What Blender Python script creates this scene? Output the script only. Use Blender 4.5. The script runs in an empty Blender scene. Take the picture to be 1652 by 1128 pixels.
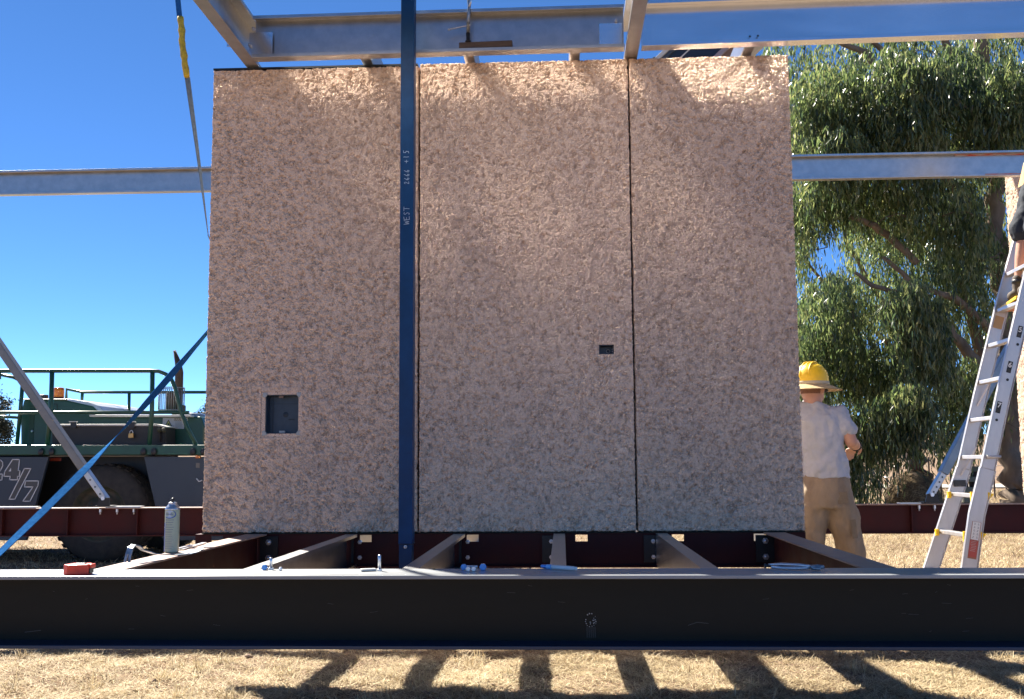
import bpy, bmesh, math, random
import numpy as np
from mathutils import Vector, Matrix
S = bpy.context.scene
COL = S.collection
random.seed(7); RNG = np.random.default_rng(11)
R = math.radians
# ------------------------------------------------------------------ camera
cam_d = bpy.data.cameras.new('camera'); cam = bpy.data.objects.new('camera', cam_d); COL.objects.link(cam)
cam_d.sensor_width = 36; cam_d.lens = 1680 / 1652 * 36; cam_d.clip_start = .05; cam_d.clip_end = 9000
EYE = Vector((0, 0, 1.15))
CR = Matrix.Rotation(R(2.7), 3, 'Z') @ Matrix.Rotation(R(96.15), 3, 'X') @ Matrix.Rotation(R(-.38), 3, 'Z')
cam.matrix_world = Matrix.Translation(EYE) @ CR.to_4x4()
S.camera = cam
S.render.resolution_x = 1024; S.render.resolution_y = 699
def at(px, py, X=None, Y=None, Z=None):
    """point of the photograph read off on a known plane of the building"""
    d = CR @ Vector(((px - 826) / 1680, -(py - 564) / 1680, -1))
    k, v = (0, X) if X is not None else (1, Y) if Y is not None else (2, Z)
    return EYE + d * ((v - EYE[k]) / d[k])
# ------------------------------------------------------------------ sky and sun
SUN_EL, SUN_AZ = 45.0, -38.0      # azimuth from +Y towards +X
w = bpy.data.worlds.new('World'); S.world = w; w.use_nodes = True
nt = w.node_tree; bg = nt.nodes['Background']
sky = nt.nodes.new('ShaderNodeTexSky'); sky.sky_type = 'NISHITA'; sky.sun_disc = False
sky.sun_elevation = R(SUN_EL); sky.sun_rotation = R(SUN_AZ)
sky.air_density = .6; sky.dust_density = 0; sky.ozone_density = 4.5; sky.altitude = 4000
hs = nt.nodes.new('ShaderNodeHueSaturation'); hs.inputs['Saturation'].default_value = 1.13
nt.links.new(sky.outputs[0], hs.inputs['Color']); nt.links.new(hs.outputs[0], bg.inputs[0]); bg.inputs[1].default_value = .068
sd = bpy.data.lights.new('sun', 'SUN'); sd.energy = 5.0; sd.angle = R(.53); sd.color = (1, .93, .82)
so = bpy.data.objects.new('sun', sd); COL.objects.link(so)
sv = Vector((math.sin(R(SUN_AZ)) * math.cos(R(SUN_EL)), math.cos(R(SUN_AZ)) * math.cos(R(SUN_EL)), math.sin(R(SUN_EL))))
so.rotation_euler = sv.to_track_quat('Z', 'Y').to_euler(); so.location = sv * 30
S.view_settings.view_transform = 'Standard'; S.view_settings.look = 'None'
S.view_settings.exposure = 1.82; S.view_settings.gamma = 1
S.render.engine = 'CYCLES'
S.cycles.blur_glossy = .1; S.cycles.caustics_reflective = True; S.cycles.sample_clamp_indirect = 0
# ------------------------------------------------------------------ helpers
ORG = {}
def tag(o, label=None, cat=None, group=None, kind=None):
    if label: o['label'] = label
    if cat: o['category'] = cat
    if group: o['group'] = group
    if kind: o['kind'] = kind
    return o
def thing(name, label, cat, loc, group=None):
    o = bpy.data.objects.new(name, None); o.empty_display_size = .1; COL.objects.link(o)
    o.location = loc; ORG[o.name] = Vector(loc)
    return tag(o, label, cat, group)
class MB:
    def __init__(s): s.v = []; s.f = []; s.sm = []
    def add(s, vs, fs, smooth=False):
        n = len(s.v); s.v += [tuple(v) for v in vs]
        for f in fs: s.f.append(tuple(i + n for i in f)); s.sm.append(smooth)
        return s
    def box(s, x0, x1, y0, y1, z0, z1):
        x0, x1 = sorted((x0, x1)); y0, y1 = sorted((y0, y1)); z0, z1 = sorted((z0, z1))
        return s.add([(x0,y0,z0),(x1,y0,z0),(x1,y1,z0),(x0,y1,z0),(x0,y0,z1),(x1,y0,z1),(x1,y1,z1),(x0,y1,z1)],
                     [(0,3,2,1),(4,5,6,7),(0,1,5,4),(1,2,6,5),(2,3,7,6),(3,0,4,7)])
    def prism(s, poly, a0, a1, axis='Y'):
        n = len(poly)
        def P(p, a): return {'Y': (p[0], a, p[1]), 'X': (a, p[0], p[1]), 'Z': (p[0], p[1], a)}[axis]
        ar = sum(poly[i][0]*poly[(i+1) % n][1] - poly[(i+1) % n][0]*poly[i][1] for i in range(n))
        if (ar < 0): poly = poly[::-1]
        if axis == 'Y': a0, a1 = min(a0, a1), max(a0, a1)
        else: a0, a1 = max(a0, a1), min(a0, a1)
        vs = [P(p, a0) for p in poly] + [P(p, a1) for p in poly]
        fs = [tuple(range(n)), tuple(range(2*n-1, n-1, -1))] + [(i, i+n, (i+1) % n + n, (i+1) % n) for i in range(n)]
        return s.add(vs, fs)
    def beam(s, p, q, wx, wz, up=(0, 0, 1)):
        """box of section wx (sideways) by wz (along up) from p to q"""
        p, q = Vector(p), Vector(q); d = (q - p).normalized(); u = Vector(up)
        sd_ = d.cross(u).normalized(); u = sd_.cross(d).normalized()
        vs = [b + sd_*a*wx/2 + u*c*wz/2 for b in (p, q) for a, c in ((-1,-1),(1,-1),(1,1),(-1,1))]
        return s.add(vs, [(0,1,2,3),(7,6,5,4),(0,4,5,1),(1,5,6,2),(2,6,7,3),(3,7,4,0)])
    def tube(s, path, r, n=8, cap=True):
        path = [Vector(p) for p in path]; m = len(path)
        rs = r if isinstance(r, (list, tuple)) else [r]*m
        t0 = (path[1]-path[0]).normalized(); a = Vector((0,0,1)) if abs(t0.z) < .9 else Vector((1,0,0))
        u = t0.cross(a).normalized(); vs = []
        for i in range(m):
            t = (path[min(i+1, m-1)] - path[max(i-1, 0)]).normalized()
            u = (u - t*u.dot(t)).normalized(); b = t.cross(u)
            for k in range(n):
                an = 2*math.pi*k/n; vs.append(path[i] + (u*math.cos(an) + b*math.sin(an))*rs[i])
        fs = [(i*n+k, i*n+(k+1) % n, (i+1)*n+(k+1) % n, (i+1)*n+k) for i in range(m-1) for k in range(n)]
        s.add(vs, fs, True)
        if cap: s.add(vs[:n], [tuple(range(n-1, -1, -1))]); s.add(vs[-n:], [tuple(range(n))])
        return s
    def lathe(s, c, prof, n=24, axis='Z', smooth=True):
        """prof = [(radius, height)] about axis through c"""
        c = Vector(c); vs = []
        for r_, h in prof:
            for k in range(n):
                a = 2*math.pi*k/n; x, y = r_*math.cos(a), r_*math.sin(a)
                vs.append(c + Vector({'Z': (x, y, h), 'Y': (x, h, -y), 'X': (h, x, y)}[axis]))
        m = len(prof)
        fs = [(i*n+k, i*n+(k+1) % n, (i+1)*n+(k+1) % n, (i+1)*n+k) for i in range(m-1) for k in range(n)]
        return s.add(vs, fs, smooth)
    def ball(s, c, r, n=10):
        rr = r if isinstance(r, (tuple, list)) else (r, r, r); c = Vector(c)
        vs = [c + Vector((math.sin(math.pi*i/n)*math.cos(2*math.pi*k/(2*n))*rr[0], math.sin(math.pi*i/n)*math.sin(2*math.pi*k/(2*n))*rr[1], -math.cos(math.pi*i/n)*rr[2])) for i in range(n+1) for k in range(2*n)]
        fs = [(i*2*n+k, i*2*n+(k+1) % (2*n), (i+1)*2*n+(k+1) % (2*n), (i+1)*2*n+k) for i in range(n) for k in range(2*n)]
        return s.add(vs, fs, True)
    def build(s, name, m, parent=None, bevel=0, loc=None):
        me = bpy.data.meshes.new(name)
        vs = [Vector(v) for v in s.v]
        if parent is not None: org = ORG.get(parent.name, Vector((0,0,0)))
        elif loc is not None: org = Vector(loc)
        else:
            xs = [v.x for v in vs]; ys = [v.y for v in vs]; zs = [v.z for v in vs]
            org = Vector(((min(xs)+max(xs))/2, (min(ys)+max(ys))/2, min(zs)))
        me.from_pydata([v - org for v in vs], [], s.f)
        me.polygons.foreach_set('use_smooth', s.sm); me.update()
        if any(s.sm):
            bm = bmesh.new(); bm.from_mesh(me); bmesh.ops.remove_doubles(bm, verts=bm.verts, dist=1e-6); bm.to_mesh(me); bm.free()
        o = bpy.data.objects.new(name, me); COL.objects.link(o)
        for mm in (m if isinstance(m, list) else [m]): me.materials.append(mm)
        if parent is not None: o.parent = parent; ORG[o.name] = org
        else: o.location = org; ORG[o.name] = org
        if bevel:
            b = o.modifiers.new('edge', 'BEVEL'); b.width = bevel; b.segments = 2; b.limit_method = 'ANGLE'; b.angle_limit = R(40)
        return o
def kids(o): return [c for c in bpy.data.objects if c.parent == o]
def dup(o, d, label=None, parent=None):
    """copy of a thing with its parts, moved by d"""
    c = o.copy(); COL.objects.link(c); ORG[c.name] = ORG.get(o.name, Vector()) + Vector(d)
    if parent is None: c.location = o.location + Vector(d)
    else: c.parent = parent
    if label: c['label'] = label
    for k in kids(o): dup(k, d, None, c)
    return c
def np_mesh(name, V, Fq, m, kind=None, smooth=False, parent=None):
    me = bpy.data.meshes.new(name); k = Fq.shape[1]
    me.vertices.add(len(V)); me.vertices.foreach_set('co', V.astype(np.float32).ravel())
    me.loops.add(Fq.size); me.loops.foreach_set('vertex_index', Fq.astype(np.int32).ravel())
    me.polygons.add(len(Fq)); me.polygons.foreach_set('loop_start', np.arange(0, Fq.size, k, dtype=np.int32))
    me.polygons.foreach_set('loop_total', np.full(len(Fq), k, dtype=np.int32))
    if smooth: me.polygons.foreach_set('use_smooth', np.ones(len(Fq), dtype=bool))
    me.update(calc_edges=True); me.materials.append(m)
    o = bpy.data.objects.new(name, me); COL.objects.link(o)
    if parent is not None: o.parent = parent; o.location = -ORG[parent.name]
    if kind: o['kind'] = kind
    return o
# ------------------------------------------------------------------ materials
def mat(name, col, rough=.6, metal=0, var=.0, col2=None, scale=8, bump=0, bscale=60, stretch=(1,1,1), spec=.5, coat=0, detail=6, rvar=0):
    m = bpy.data.materials.new(name); m.use_nodes = True; n = m.node_tree; p = n.nodes['Principled BSDF']; L = n.links.new
    p.inputs['Base Color'].default_value = (*col, 1); p.inputs['Roughness'].default_value = rough
    p.inputs['Metallic'].default_value = metal; p.inputs['Specular IOR Level'].default_value = spec
    if coat: p.inputs['Coat Weight'].default_value = coat; p.inputs['Coat Roughness'].default_value = .15
    if var or col2 or bump or rvar:
        g = n.nodes.new('ShaderNodeNewGeometry'); mp = n.nodes.new('ShaderNodeMapping'); L(g.outputs['Position'], mp.inputs[0])
        mp.inputs['Scale'].default_value = stretch
    if var or col2 or rvar:
        t = n.nodes.new('ShaderNodeTexNoise'); t.inputs['Scale'].default_value = scale; t.inputs['Detail'].default_value = detail
        t.inputs['Roughness'].default_value = .62; L(mp.outputs[0], t.inputs[0])
        r = n.nodes.new('ShaderNodeValToRGB'); c2 = col2 or tuple(c*(1-var) for c in col)
        r.color_ramp.elements[0].position = .36; r.color_ramp.elements[1].position = .64
        r.color_ramp.elements[0].color = (*c2, 1); r.color_ramp.elements[1].color = (*col, 1)
        L(t.outputs[0], r.inputs[0])
        if var or col2: L(r.outputs[0], p.inputs['Base Color'])
        if rvar:
            q = n.nodes.new('ShaderNodeMapRange'); q.inputs[1].default_value = .3; q.inputs[2].default_value = .7
            q.inputs[3].default_value = rough - rvar; q.inputs[4].default_value = rough + rvar; L(t.outputs[0], q.inputs[0]); L(q.outputs[0], p.inputs['Roughness'])
    if bump:
        t = n.nodes.new('ShaderNodeTexNoise'); t.inputs['Scale'].default_value = bscale; t.inputs['Detail'].default_value = 4; L(mp.outputs[0], t.inputs[0])
        b = n.nodes.new('ShaderNodeBump'); b.inputs['Strength'].default_value = bump; b.inputs['Distance'].default_value = .01
        L(t.outputs[0], b.inputs['Height']); L(b.outputs[0], p.inputs['Normal'])
    return m
M = {}
M['galv'] = mat('galvanised_steel', (.50,.505,.51), .33, .9, col2=(.42,.425,.43), scale=14, rvar=.03, detail=8)
M['galv_clean'] = mat('clean_galvanised_steel', (.84,.86,.88), .2, .96, var=.08, scale=9, stretch=(.2,1,1), rvar=.04)
M['alu'] = mat('ladder_aluminium', (.56,.54,.53), .38, .55, var=.14, scale=14, rvar=.06, stretch=(1,1,.3), bump=.04, bscale=80)
M['navy'] = mat('navy_painted_steel', (.006,.052,.15), .42, 0, var=.3, scale=7, rvar=.06, spec=.25, bump=.02, bscale=25)
M['charcoal'] = mat('dark_painted_steel', (.019,.0185,.0135), .5, 0, col2=(.011,.011,.008), scale=4, rvar=.1, spec=.16, detail=10, stretch=(.3,1,1), bump=.02, bscale=20)
M['flange_navy'] = mat('lower_flange_paint', (.012,.035,.08), .40, 0, var=.3, scale=9, stretch=(.2,1,1), rvar=.08)
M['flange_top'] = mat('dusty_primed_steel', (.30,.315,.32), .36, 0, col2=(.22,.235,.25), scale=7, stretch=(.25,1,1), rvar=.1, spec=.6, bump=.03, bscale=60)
M['red'] = mat('red_oxide_steel', (.055,.0095,.009), .6, 0, var=.28, scale=9, rvar=.08, bump=.03, bscale=40, spec=.25)
M['redtop'] = mat('pale_red_oxide_flange', (.36,.26,.20), .5, 0, col2=(.27,.16,.13), scale=14, rvar=.08, bump=.05, bscale=40)  # top flanges of the red steel, paler and browner than the webs
M['black'] = mat('black_steel', (.012,.012,.012), .45, 0, var=.3, scale=20)
M['bolt'] = mat('zinc_bolt', (.68,.69,.72), .28, .85, var=.15, scale=90)
M['nutblue'] = mat('blue_passivated_zinc', (.10,.30,.72), .28, .55, var=.25, scale=120)
M['timber'] = mat('weathered_timber', (.16,.115,.08), .8, 0, col2=(.09,.065,.05), scale=30, stretch=(.15,1,1), bump=.2, bscale=60)
M['strapb'] = mat('blue_webbing', (.03,.13,.32), .9, 0, col2=(.02,.09,.24), scale=60, bump=.15, bscale=220, spec=0)
M['strapg'] = mat('grey_blue_webbing', (.13,.19,.25), .7, 0, col2=(.08,.13,.19), scale=60, bump=.25, bscale=220)
M['yellow'] = mat('yellow_sleeve', (.62,.45,.02), .6, 0, col2=(.30,.22,.03), scale=34, bump=.5, bscale=60)
M['green'] = mat('green_machine_paint', (.018,.085,.055), .35, 0, var=.25, scale=6, rvar=.07, spec=.5)
M['slate'] = mat('slate_grey_panel', (.04,.055,.075), .45, 0, var=.12, scale=3, rvar=.05)
M['tyre'] = mat('tyre_rubber', (.022,.021,.02), .8, 0, col2=(.045,.04,.033), scale=12, bump=.2, bscale=40)
M['hub'] = mat('muddy_hub', (.10,.075,.05), .7, 0, col2=(.03,.05,.03), scale=12)
M['white'] = mat('white_print', (.72,.72,.70), .5, 0, var=.05, scale=20)
M['greyfill'] = mat('grey_decal', (.085,.085,.08), .5)
M['amber'] = mat('amber_lens', (.75,.25,.01), .2, 0, col2=(.55,.12,.01), scale=40)
M['redlens'] = mat('dull_red_lens', (.20,.03,.01), .3)
M['brass'] = mat('brass', (.55,.33,.12), .35, .8)
M['signy'] = mat('sign_yellow', (.50,.50,.12), .5)
M['signgrey'] = mat('sign_print', (.22,.24,.26), .6)
M['orangeplastic'] = mat('red_orange_plastic', (.78,.055,.02), .42, 0, var=.1, scale=30)
M['dark'] = mat('dark_plastic', (.02,.022,.025), .4)
M['pry'] = mat('worn_pry_bar_steel', (.12,.16,.20), .38, .7, col2=(.42,.44,.45), scale=28, rvar=.1)
M['can'] = mat('can_label', (.50,.55,.38), .4, 0, var=.08, scale=40)
M['canblue'] = mat('can_blue', (.02,.10,.38), .4)
M['canlight'] = mat('can_pale', (.55,.62,.70), .4)
M['boxblue'] = mat('blue_grey_box_plastic', (.035,.055,.08), .42, 0, var=.2, scale=30)
M['boxmark'] = mat('moulded_mark', (.012,.02,.03), .5)
M['tab'] = mat('pale_plastic', (.42,.42,.40), .55, var=.1, scale=60)
M['skin'] = mat('skin', (.50,.27,.18), .5, 0, var=.12, scale=14, bump=.08, bscale=80)
M['shirt'] = mat('pale_grey_cotton', (.46,.48,.52), .9, 0, col2=(.37,.39,.425), scale=9, bump=.5, bscale=16, stretch=(1,1,.7))
M['khaki'] = mat('khaki_cotton', (.32,.245,.165), .9, 0, col2=(.24,.18,.12), scale=8, bump=.55, bscale=14, stretch=(1.4,1.4,.6))
M['khakid'] = mat('khaki_patch', (.24,.18,.115), .9, 0, var=.2, scale=20, bump=.4, bscale=30)
M['shorts'] = mat('navy_cotton', (.02,.028,.042), .9, 0, var=.3, scale=12, bump=.5, bscale=20)
M['hat'] = mat('yellow_hard_hat', (.80,.52,.01), .42, 0, var=.08, scale=14)
M['straw'] = mat('straw_brim', (.55,.40,.20), .85, 0, col2=(.38,.27,.13), scale=60, bump=.5, bscale=140, stretch=(1,1,3))
M['hair'] = mat('brown_hair', (.22,.10,.055), .7, var=.3, scale=80)
M['boot'] = mat('dusty_boot', (.05,.04,.032), .8, col2=(.10,.08,.06), scale=20)
M['ply'] = mat('yellow_platform', (.85,.55,.01), .4)
M['orange'] = mat('orange_platform', (.60,.16,.01), .5)
M['clearguard'] = mat('perforated_guard', (.35,.36,.36), .4, .5, var=.3, scale=30)
M['rust'] = mat('rusty_exhaust', (.10,.065,.045), .6, .3, var=.4, scale=12)
M['boomdark'] = mat('dark_boom_paint', (.02,.028,.04), .3, 0, var=.3, scale=4)
M['boomwhite'] = mat('off_white_paint', (.55,.54,.50), .45, 0, var=.15, scale=6)
M['boombrown'] = mat('brown_boom_section', (.22,.13,.075), .5, 0, var=.3, scale=8)
M['bark'] = mat('gum_bark', (.26,.19,.135), .85, 0, col2=(.12,.085,.06), scale=3.2, stretch=(1,1,.3), bump=.5, bscale=9)
M['barkdark'] = mat('dark_bark', (.07,.045,.035), .9, 0, col2=(.035,.022,.02), scale=6, stretch=(1,1,.3), bump=.8, bscale=14)
M['twig'] = mat('twigs', (.14,.10,.075), .9, 0, var=.4, scale=5)

def hemp_mat(name='hempcrete', k=1.0):
    if name in bpy.data.materials: return bpy.data.materials[name]
    m = bpy.data.materials.new(name); m.use_nodes = True; n = m.node_tree; p = n.nodes['Principled BSDF']; L = n.links.new
    p.inputs['Roughness'].default_value = .93; p.inputs['Specular IOR Level'].default_value = .15
    g = n.nodes.new('ShaderNodeNewGeometry')
    wn = n.nodes.new('ShaderNodeTexNoise'); wn.inputs['Scale'].default_value = 45; wn.inputs['Detail'].default_value = 2; L(g.outputs['Position'], wn.inputs[0])
    ad = n.nodes.new('ShaderNodeVectorMath'); ad.operation = 'MULTIPLY_ADD'; L(wn.outputs['Color'], ad.inputs[0]); ad.inputs[1].default_value = (.02,.02,.02); L(g.outputs['Position'], ad.inputs[2])
    vo = n.nodes.new('ShaderNodeTexVoronoi'); vo.inputs['Scale'].default_value = 150; L(ad.outputs[0], vo.inputs[0])
    sp = n.nodes.new('ShaderNodeSeparateColor'); L(vo.outputs['Color'], sp.inputs[0])
    cr = n.nodes.new('ShaderNodeValToRGB'); L(sp.outputs[0], cr.inputs[0]); e = cr.color_ramp.elements
    e[0].position = 0; e[0].color = (.74*k,.53*k,.41*k,1); e[1].position = 1; e[1].color = (.95*k,.73*k,.60*k,1)
    for q, c in ((.25,(.86,.63,.47)),(.8,(.89,.655,.49))):
        x = e.new(q); x.color = (c[0]*k, c[1]*k, c[2]*k, 1)
    bn = n.nodes.new('ShaderNodeTexNoise'); bn.inputs['Scale'].default_value = 1.7; bn.inputs['Detail'].default_value = 5; L(g.outputs['Position'], bn.inputs[0])
    br = n.nodes.new('ShaderNodeValToRGB'); L(bn.outputs[0], br.inputs[0]); br.color_ramp.elements[0].position = .3; br.color_ramp.elements[1].position = .7
    br.color_ramp.elements[0].color = (.89,.89,.90,1); br.color_ramp.elements[1].color = (1.0,1.0,.98,1)
    mx = n.nodes.new('ShaderNodeMix'); mx.data_type = 'RGBA'; mx.blend_type = 'MULTIPLY'; mx.inputs[0].default_value = 1
    L(cr.outputs[0], mx.inputs[6]); L(br.outputs[0], mx.inputs[7]); L(mx.outputs[2], p.inputs['Base Color'])
    fl = n.nodes.new('ShaderNodeTexNoise'); fl.inputs['Scale'].default_value = 125; fl.inputs['Detail'].default_value = 2; L(g.outputs['Position'], fl.inputs[0])
    fr = n.nodes.new('ShaderNodeValToRGB'); fr.color_ramp.elements[0].position = .29; fr.color_ramp.elements[1].position = .37; fr.color_ramp.elements[0].color = (.40,.31,.26,1); fr.color_ramp.elements[1].color = (1,1,1,1); L(fl.outputs[0], fr.inputs[0])
    m2 = n.nodes.new('ShaderNodeMix'); m2.data_type = 'RGBA'; m2.blend_type = 'MULTIPLY'; m2.inputs[0].default_value = 1; L(mx.outputs[2], m2.inputs[6]); L(fr.outputs[0], m2.inputs[7]); L(m2.outputs[2], p.inputs['Base Color'])
    b = n.nodes.new('ShaderNodeBump'); b.inputs['Strength'].default_value = .8; b.inputs['Distance'].default_value = .006
    L(vo.outputs['Distance'], b.inputs['Height']); b.invert = True; L(b.outputs[0], p.inputs['Normal'])
    return m
M['hemp'] = hemp_mat()
def island_mat(name, cols, trans=.0, rough=.6, spec=.3, nscale=.5, tcol=(1,1,1,1)):
    m = bpy.data.materials.new(name); m.use_nodes = True; n = m.node_tree; p = n.nodes['Principled BSDF']; L = n.links.new
    g = n.nodes.new('ShaderNodeNewGeometry'); cr = n.nodes.new('ShaderNodeValToRGB')
    t = n.nodes.new('ShaderNodeTexNoise'); t.inputs['Scale'].default_value = nscale; L(g.outputs['Position'], t.inputs[0])
    a = n.nodes.new('ShaderNodeMath'); a.operation = 'MULTIPLY_ADD'; L(t.outputs[0], a.inputs[0]); a.inputs[1].default_value = .9; a.inputs[2].default_value = -.45
    b = n.nodes.new('ShaderNodeMath'); b.operation = 'ADD'; L(g.outputs['Random Per Island'], b.inputs[0]); L(a.outputs[0], b.inputs[1]); L(b.outputs[0], cr.inputs[0])
    e = cr.color_ramp.elements; e[0].position = 0; e[0].color = (*cols[0],1); e[1].position = 1; e[1].color = (*cols[-1],1)
    for i, c in enumerate(cols[1:-1]): x = e.new((i+1)/(len(cols)-1)); x.color = (*c,1)
    L(cr.outputs[0], p.inputs['Base Color']); p.inputs['Roughness'].default_value = rough; p.inputs['Specular IOR Level'].default_value = spec
    if trans:
        tr = n.nodes.new('ShaderNodeBsdfTranslucent'); tm = n.nodes.new('ShaderNodeMix'); tm.data_type = 'RGBA'; tm.blend_type = 'MULTIPLY'; tm.clamp_result = False; tm.inputs[0].default_value = 1; tm.inputs[7].default_value = tcol
        L(cr.outputs[0], tm.inputs[6]); L(tm.outputs[2], tr.inputs[0]); mx = n.nodes.new('ShaderNodeMixShader'); mx.inputs[0].default_value = trans
        L(p.outputs[0], mx.inputs[1]); L(tr.outputs[0], mx.inputs[2]); L(mx.outputs[0], n.nodes['Material Output'].inputs[0])
    return m
M['leaf'] = island_mat('gum_leaves', [(.020,.033,.018),(.042,.066,.032),(.070,.10,.046),(.12,.15,.07),(.18,.185,.095)], .42, .30, .6, .7, (2.7,2.7,2.0,1))
M['farleaf'] = island_mat('dark_foliage', [(.02,.028,.018),(.04,.05,.03),(.07,.08,.05)], .15, .6, .3)
M['dry'] = island_mat('dry_grass', [(.22,.155,.09),(.42,.33,.19),(.57,.46,.28),(.66,.56,.37)], .25, .7, .25, 1.2)
M['weed'] = island_mat('green_weed', [(.05,.09,.02),(.10,.14,.035)], .3, .6, .3)
gm = mat('soil_and_straw', (.40,.315,.225), .95, 0, col2=(.26,.19,.145), scale=2.4, bump=.9, bscale=42, spec=.1, detail=9); M['ground'] = gm
n_ = gm.node_tree; pb = n_.nodes['Principled BSDF']; src = pb.inputs['Base Color'].links[0].from_socket
for sc_, st_, lo, hi, c_ in ((75, (1,1.6,1), .42, .60, (.55,.47,.40,1)), (210, (1,.5,1), .40, .62, (.66,.60,.54,1))):
    g_ = n_.nodes.new('ShaderNodeNewGeometry'); m_ = n_.nodes.new('ShaderNodeMapping'); m_.inputs['Scale'].default_value = st_; t_ = n_.nodes.new('ShaderNodeTexNoise'); t_.inputs['Scale'].default_value = sc_; t_.inputs['Detail'].default_value = 3
    r_ = n_.nodes.new('ShaderNodeValToRGB'); r_.color_ramp.elements[0].position = lo; r_.color_ramp.elements[1].position = hi; r_.color_ramp.elements[0].color = c_
    x_ = n_.nodes.new('ShaderNodeMix'); x_.data_type = 'RGBA'; x_.blend_type = 'MULTIPLY'; x_.inputs[0].default_value = 1
    n_.links.new(g_.outputs['Position'], m_.inputs[0]); n_.links.new(m_.outputs[0], t_.inputs[0]); n_.links.new(t_.outputs[0], r_.inputs[0]); n_.links.new(src, x_.inputs[6]); n_.links.new(r_.outputs[0], x_.inputs[7]); src = x_.outputs[2]
n_.links.new(src, pb.inputs['Base Color'])
M['clod'] = mat('dry_clod', (.27,.185,.13), .95, 0, col2=(.19,.125,.09), scale=25, bump=.6, bscale=70)
# ------------------------------------------------------------------ ground
def gh(x, y):
    n = .010*np.sin(2.3*x+1.1)*np.cos(1.9*y) + .008*np.sin(5.7*x+3.1*y) + .005*np.sin(11.3*x-7.9*y+1) + .004*np.sin(19*x+23*y)
    f = np.clip(1 - (np.hypot(x, y-7)-14)/20, 0, 1)
    d = np.hypot(x, y)
    hill = np.clip((y-170)/480, 0, 1)**1.2*(13 + 3.5*np.sin(x/130+.6) + 1.5*np.sin(x/47.+2))
    return n*f + hill + np.clip((d-14)/30, 0, 1)*.12*np.sin(x*.21+1)*np.sin(y*.17)*np.clip(1-(y-30)/150, 0, 1)
def graded(lo, hi, a, b, st, g=1.16):
    xs = list(np.arange(a, b+1e-6, st)); s = st; x = xs[-1]
    while x < hi: s *= g; x += s; xs.append(x)
    s = st; x = xs[0]; pre = []
    while x > lo: s *= g; x -= s; pre.append(x)
    return np.array(pre[::-1] + xs)
gx = graded(-3500, 3500, -4, 6, .045); gy = graded(-60, 4500, 3.2, 9, .045)
X, Y = np.meshgrid(gx, gy); Z = gh(X, Y)
nx, ny = len(gx), len(gy)
jit = RNG.normal(0, .0035, X.shape)*(np.hypot(X, Y-7) < 12); Z = Z + jit
idx = np.arange(nx*ny).reshape(ny, nx)
Fq = np.stack([idx[:-1,:-1], idx[:-1,1:], idx[1:,1:], idx[1:,:-1]], -1).reshape(-1, 4)
tag(np_mesh('ground', np.stack([X, Y, Z], -1).reshape(-1, 3), Fq, M['ground'], 'structure', True), 'dry straw covered ground of the building site')
def blades(name, x0, x1, y0, y1, n, lmin, lmax, wd, m, label, lay=.9, seed=1, keep=None, kind='stuff', lean=None):
    r = np.random.default_rng(seed)
    x = r.uniform(x0, x1, n); y = r.uniform(y0, y1, n)
    if keep is not None:
        k = keep(x, y, r); x, y = x[k], y[k]; n = len(x)
    ln = r.uniform(lmin, lmax, n); az = r.uniform(0, 2*np.pi, n); el = np.abs(r.normal(0, 1, n))*(1-lay)*1.3 + .08
    el = np.clip(el, .03, 1.5)
    d = np.stack([np.cos(az)*np.cos(el), np.sin(az)*np.cos(el), np.sin(el)], -1)
    b = np.stack([x, y, gh(x, y)+.002], -1); sd_ = np.stack([-np.sin(az), np.cos(az), r.uniform(-.5, .5, n)], -1)*(wd*r.uniform(.6, 1.3, n))[:, None]
    curl = np.stack([np.zeros(n), np.zeros(n), -ln*.18], -1)
    m1 = b + d*(ln*.55)[:, None]; t = b + d*ln[:, None] + curl*np.sin(el)[:, None]; t[:, 2] = np.maximum(t[:, 2], b[:, 2]+.001)
    V = np.stack([b - sd_, b + sd_, m1 + sd_*.8, m1 - sd_*.8, t], 1).reshape(-1, 3)
    i = np.arange(n)*5
    T = np.concatenate([np.stack([i, i+1, i+2], -1), np.stack([i, i+2, i+3], -1), np.stack([i+3, i+2, i+4], -1)])
    return tag(np_mesh(name, V, T, m, kind), label, name.split('.')[0].replace('_', ' '))
def patchy(x, y, r): return r.random(len(x)) < np.clip(.62 + .55*np.sin(x*3.1+1)*np.sin(y*4.3+x) + .35*np.sin(x*7.7+y*3)*np.sin(y*9.1) + .22*np.clip(x+.4, -2, .6), .42, 1)
blades('dry_grass', -3.9, 3.6, 4.6, 6.7, 270000, .02, .08, .0016, M['dry'], 'short dry straw lying under the near steel beam', .80, 1, patchy)
blades('dry_grass', 1.6, 9, 9.8, 18, 60000, .04, .13, .0035, M['dry'], 'sunlit tufted dry grass beyond the far red beam', .6, 2)
blades('dry_grass', -10, -2, 9.6, 18, 34000, .04, .12, .004, M['dry'], 'dry grass around the wheel of the green machine', .65, 3)
blades('dry_grass', -1.9, 1.6, 10.5, 18, 9000, .05, .12, .005, M['dry'], 'dry grass behind the wall panels', .65, 6)
blades('dry_grass', 2, 22, 18, 38, 30000, .08, .25, .010, M['dry'], 'long pale dry grass around the gum tree', .5, 4)
def tuftkeep(x, y, r):
    k = np.zeros(len(x), bool)
    for _ in range(60):
        cx, cy = r.uniform(-3.4, 3.0), r.uniform(5.0, 6.5); k |= np.hypot(x-cx, y-cy) < .07*r.random(len(x))*r.uniform(.5, 1.4)
    return k
blades('dry_grass', -3.5, 3.1, 4.9, 6.6, 120000, .04, .11, .0019, M['dry'], 'upright tufts of dry straw between the joist shadows', .45, 15, tuftkeep)
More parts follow.
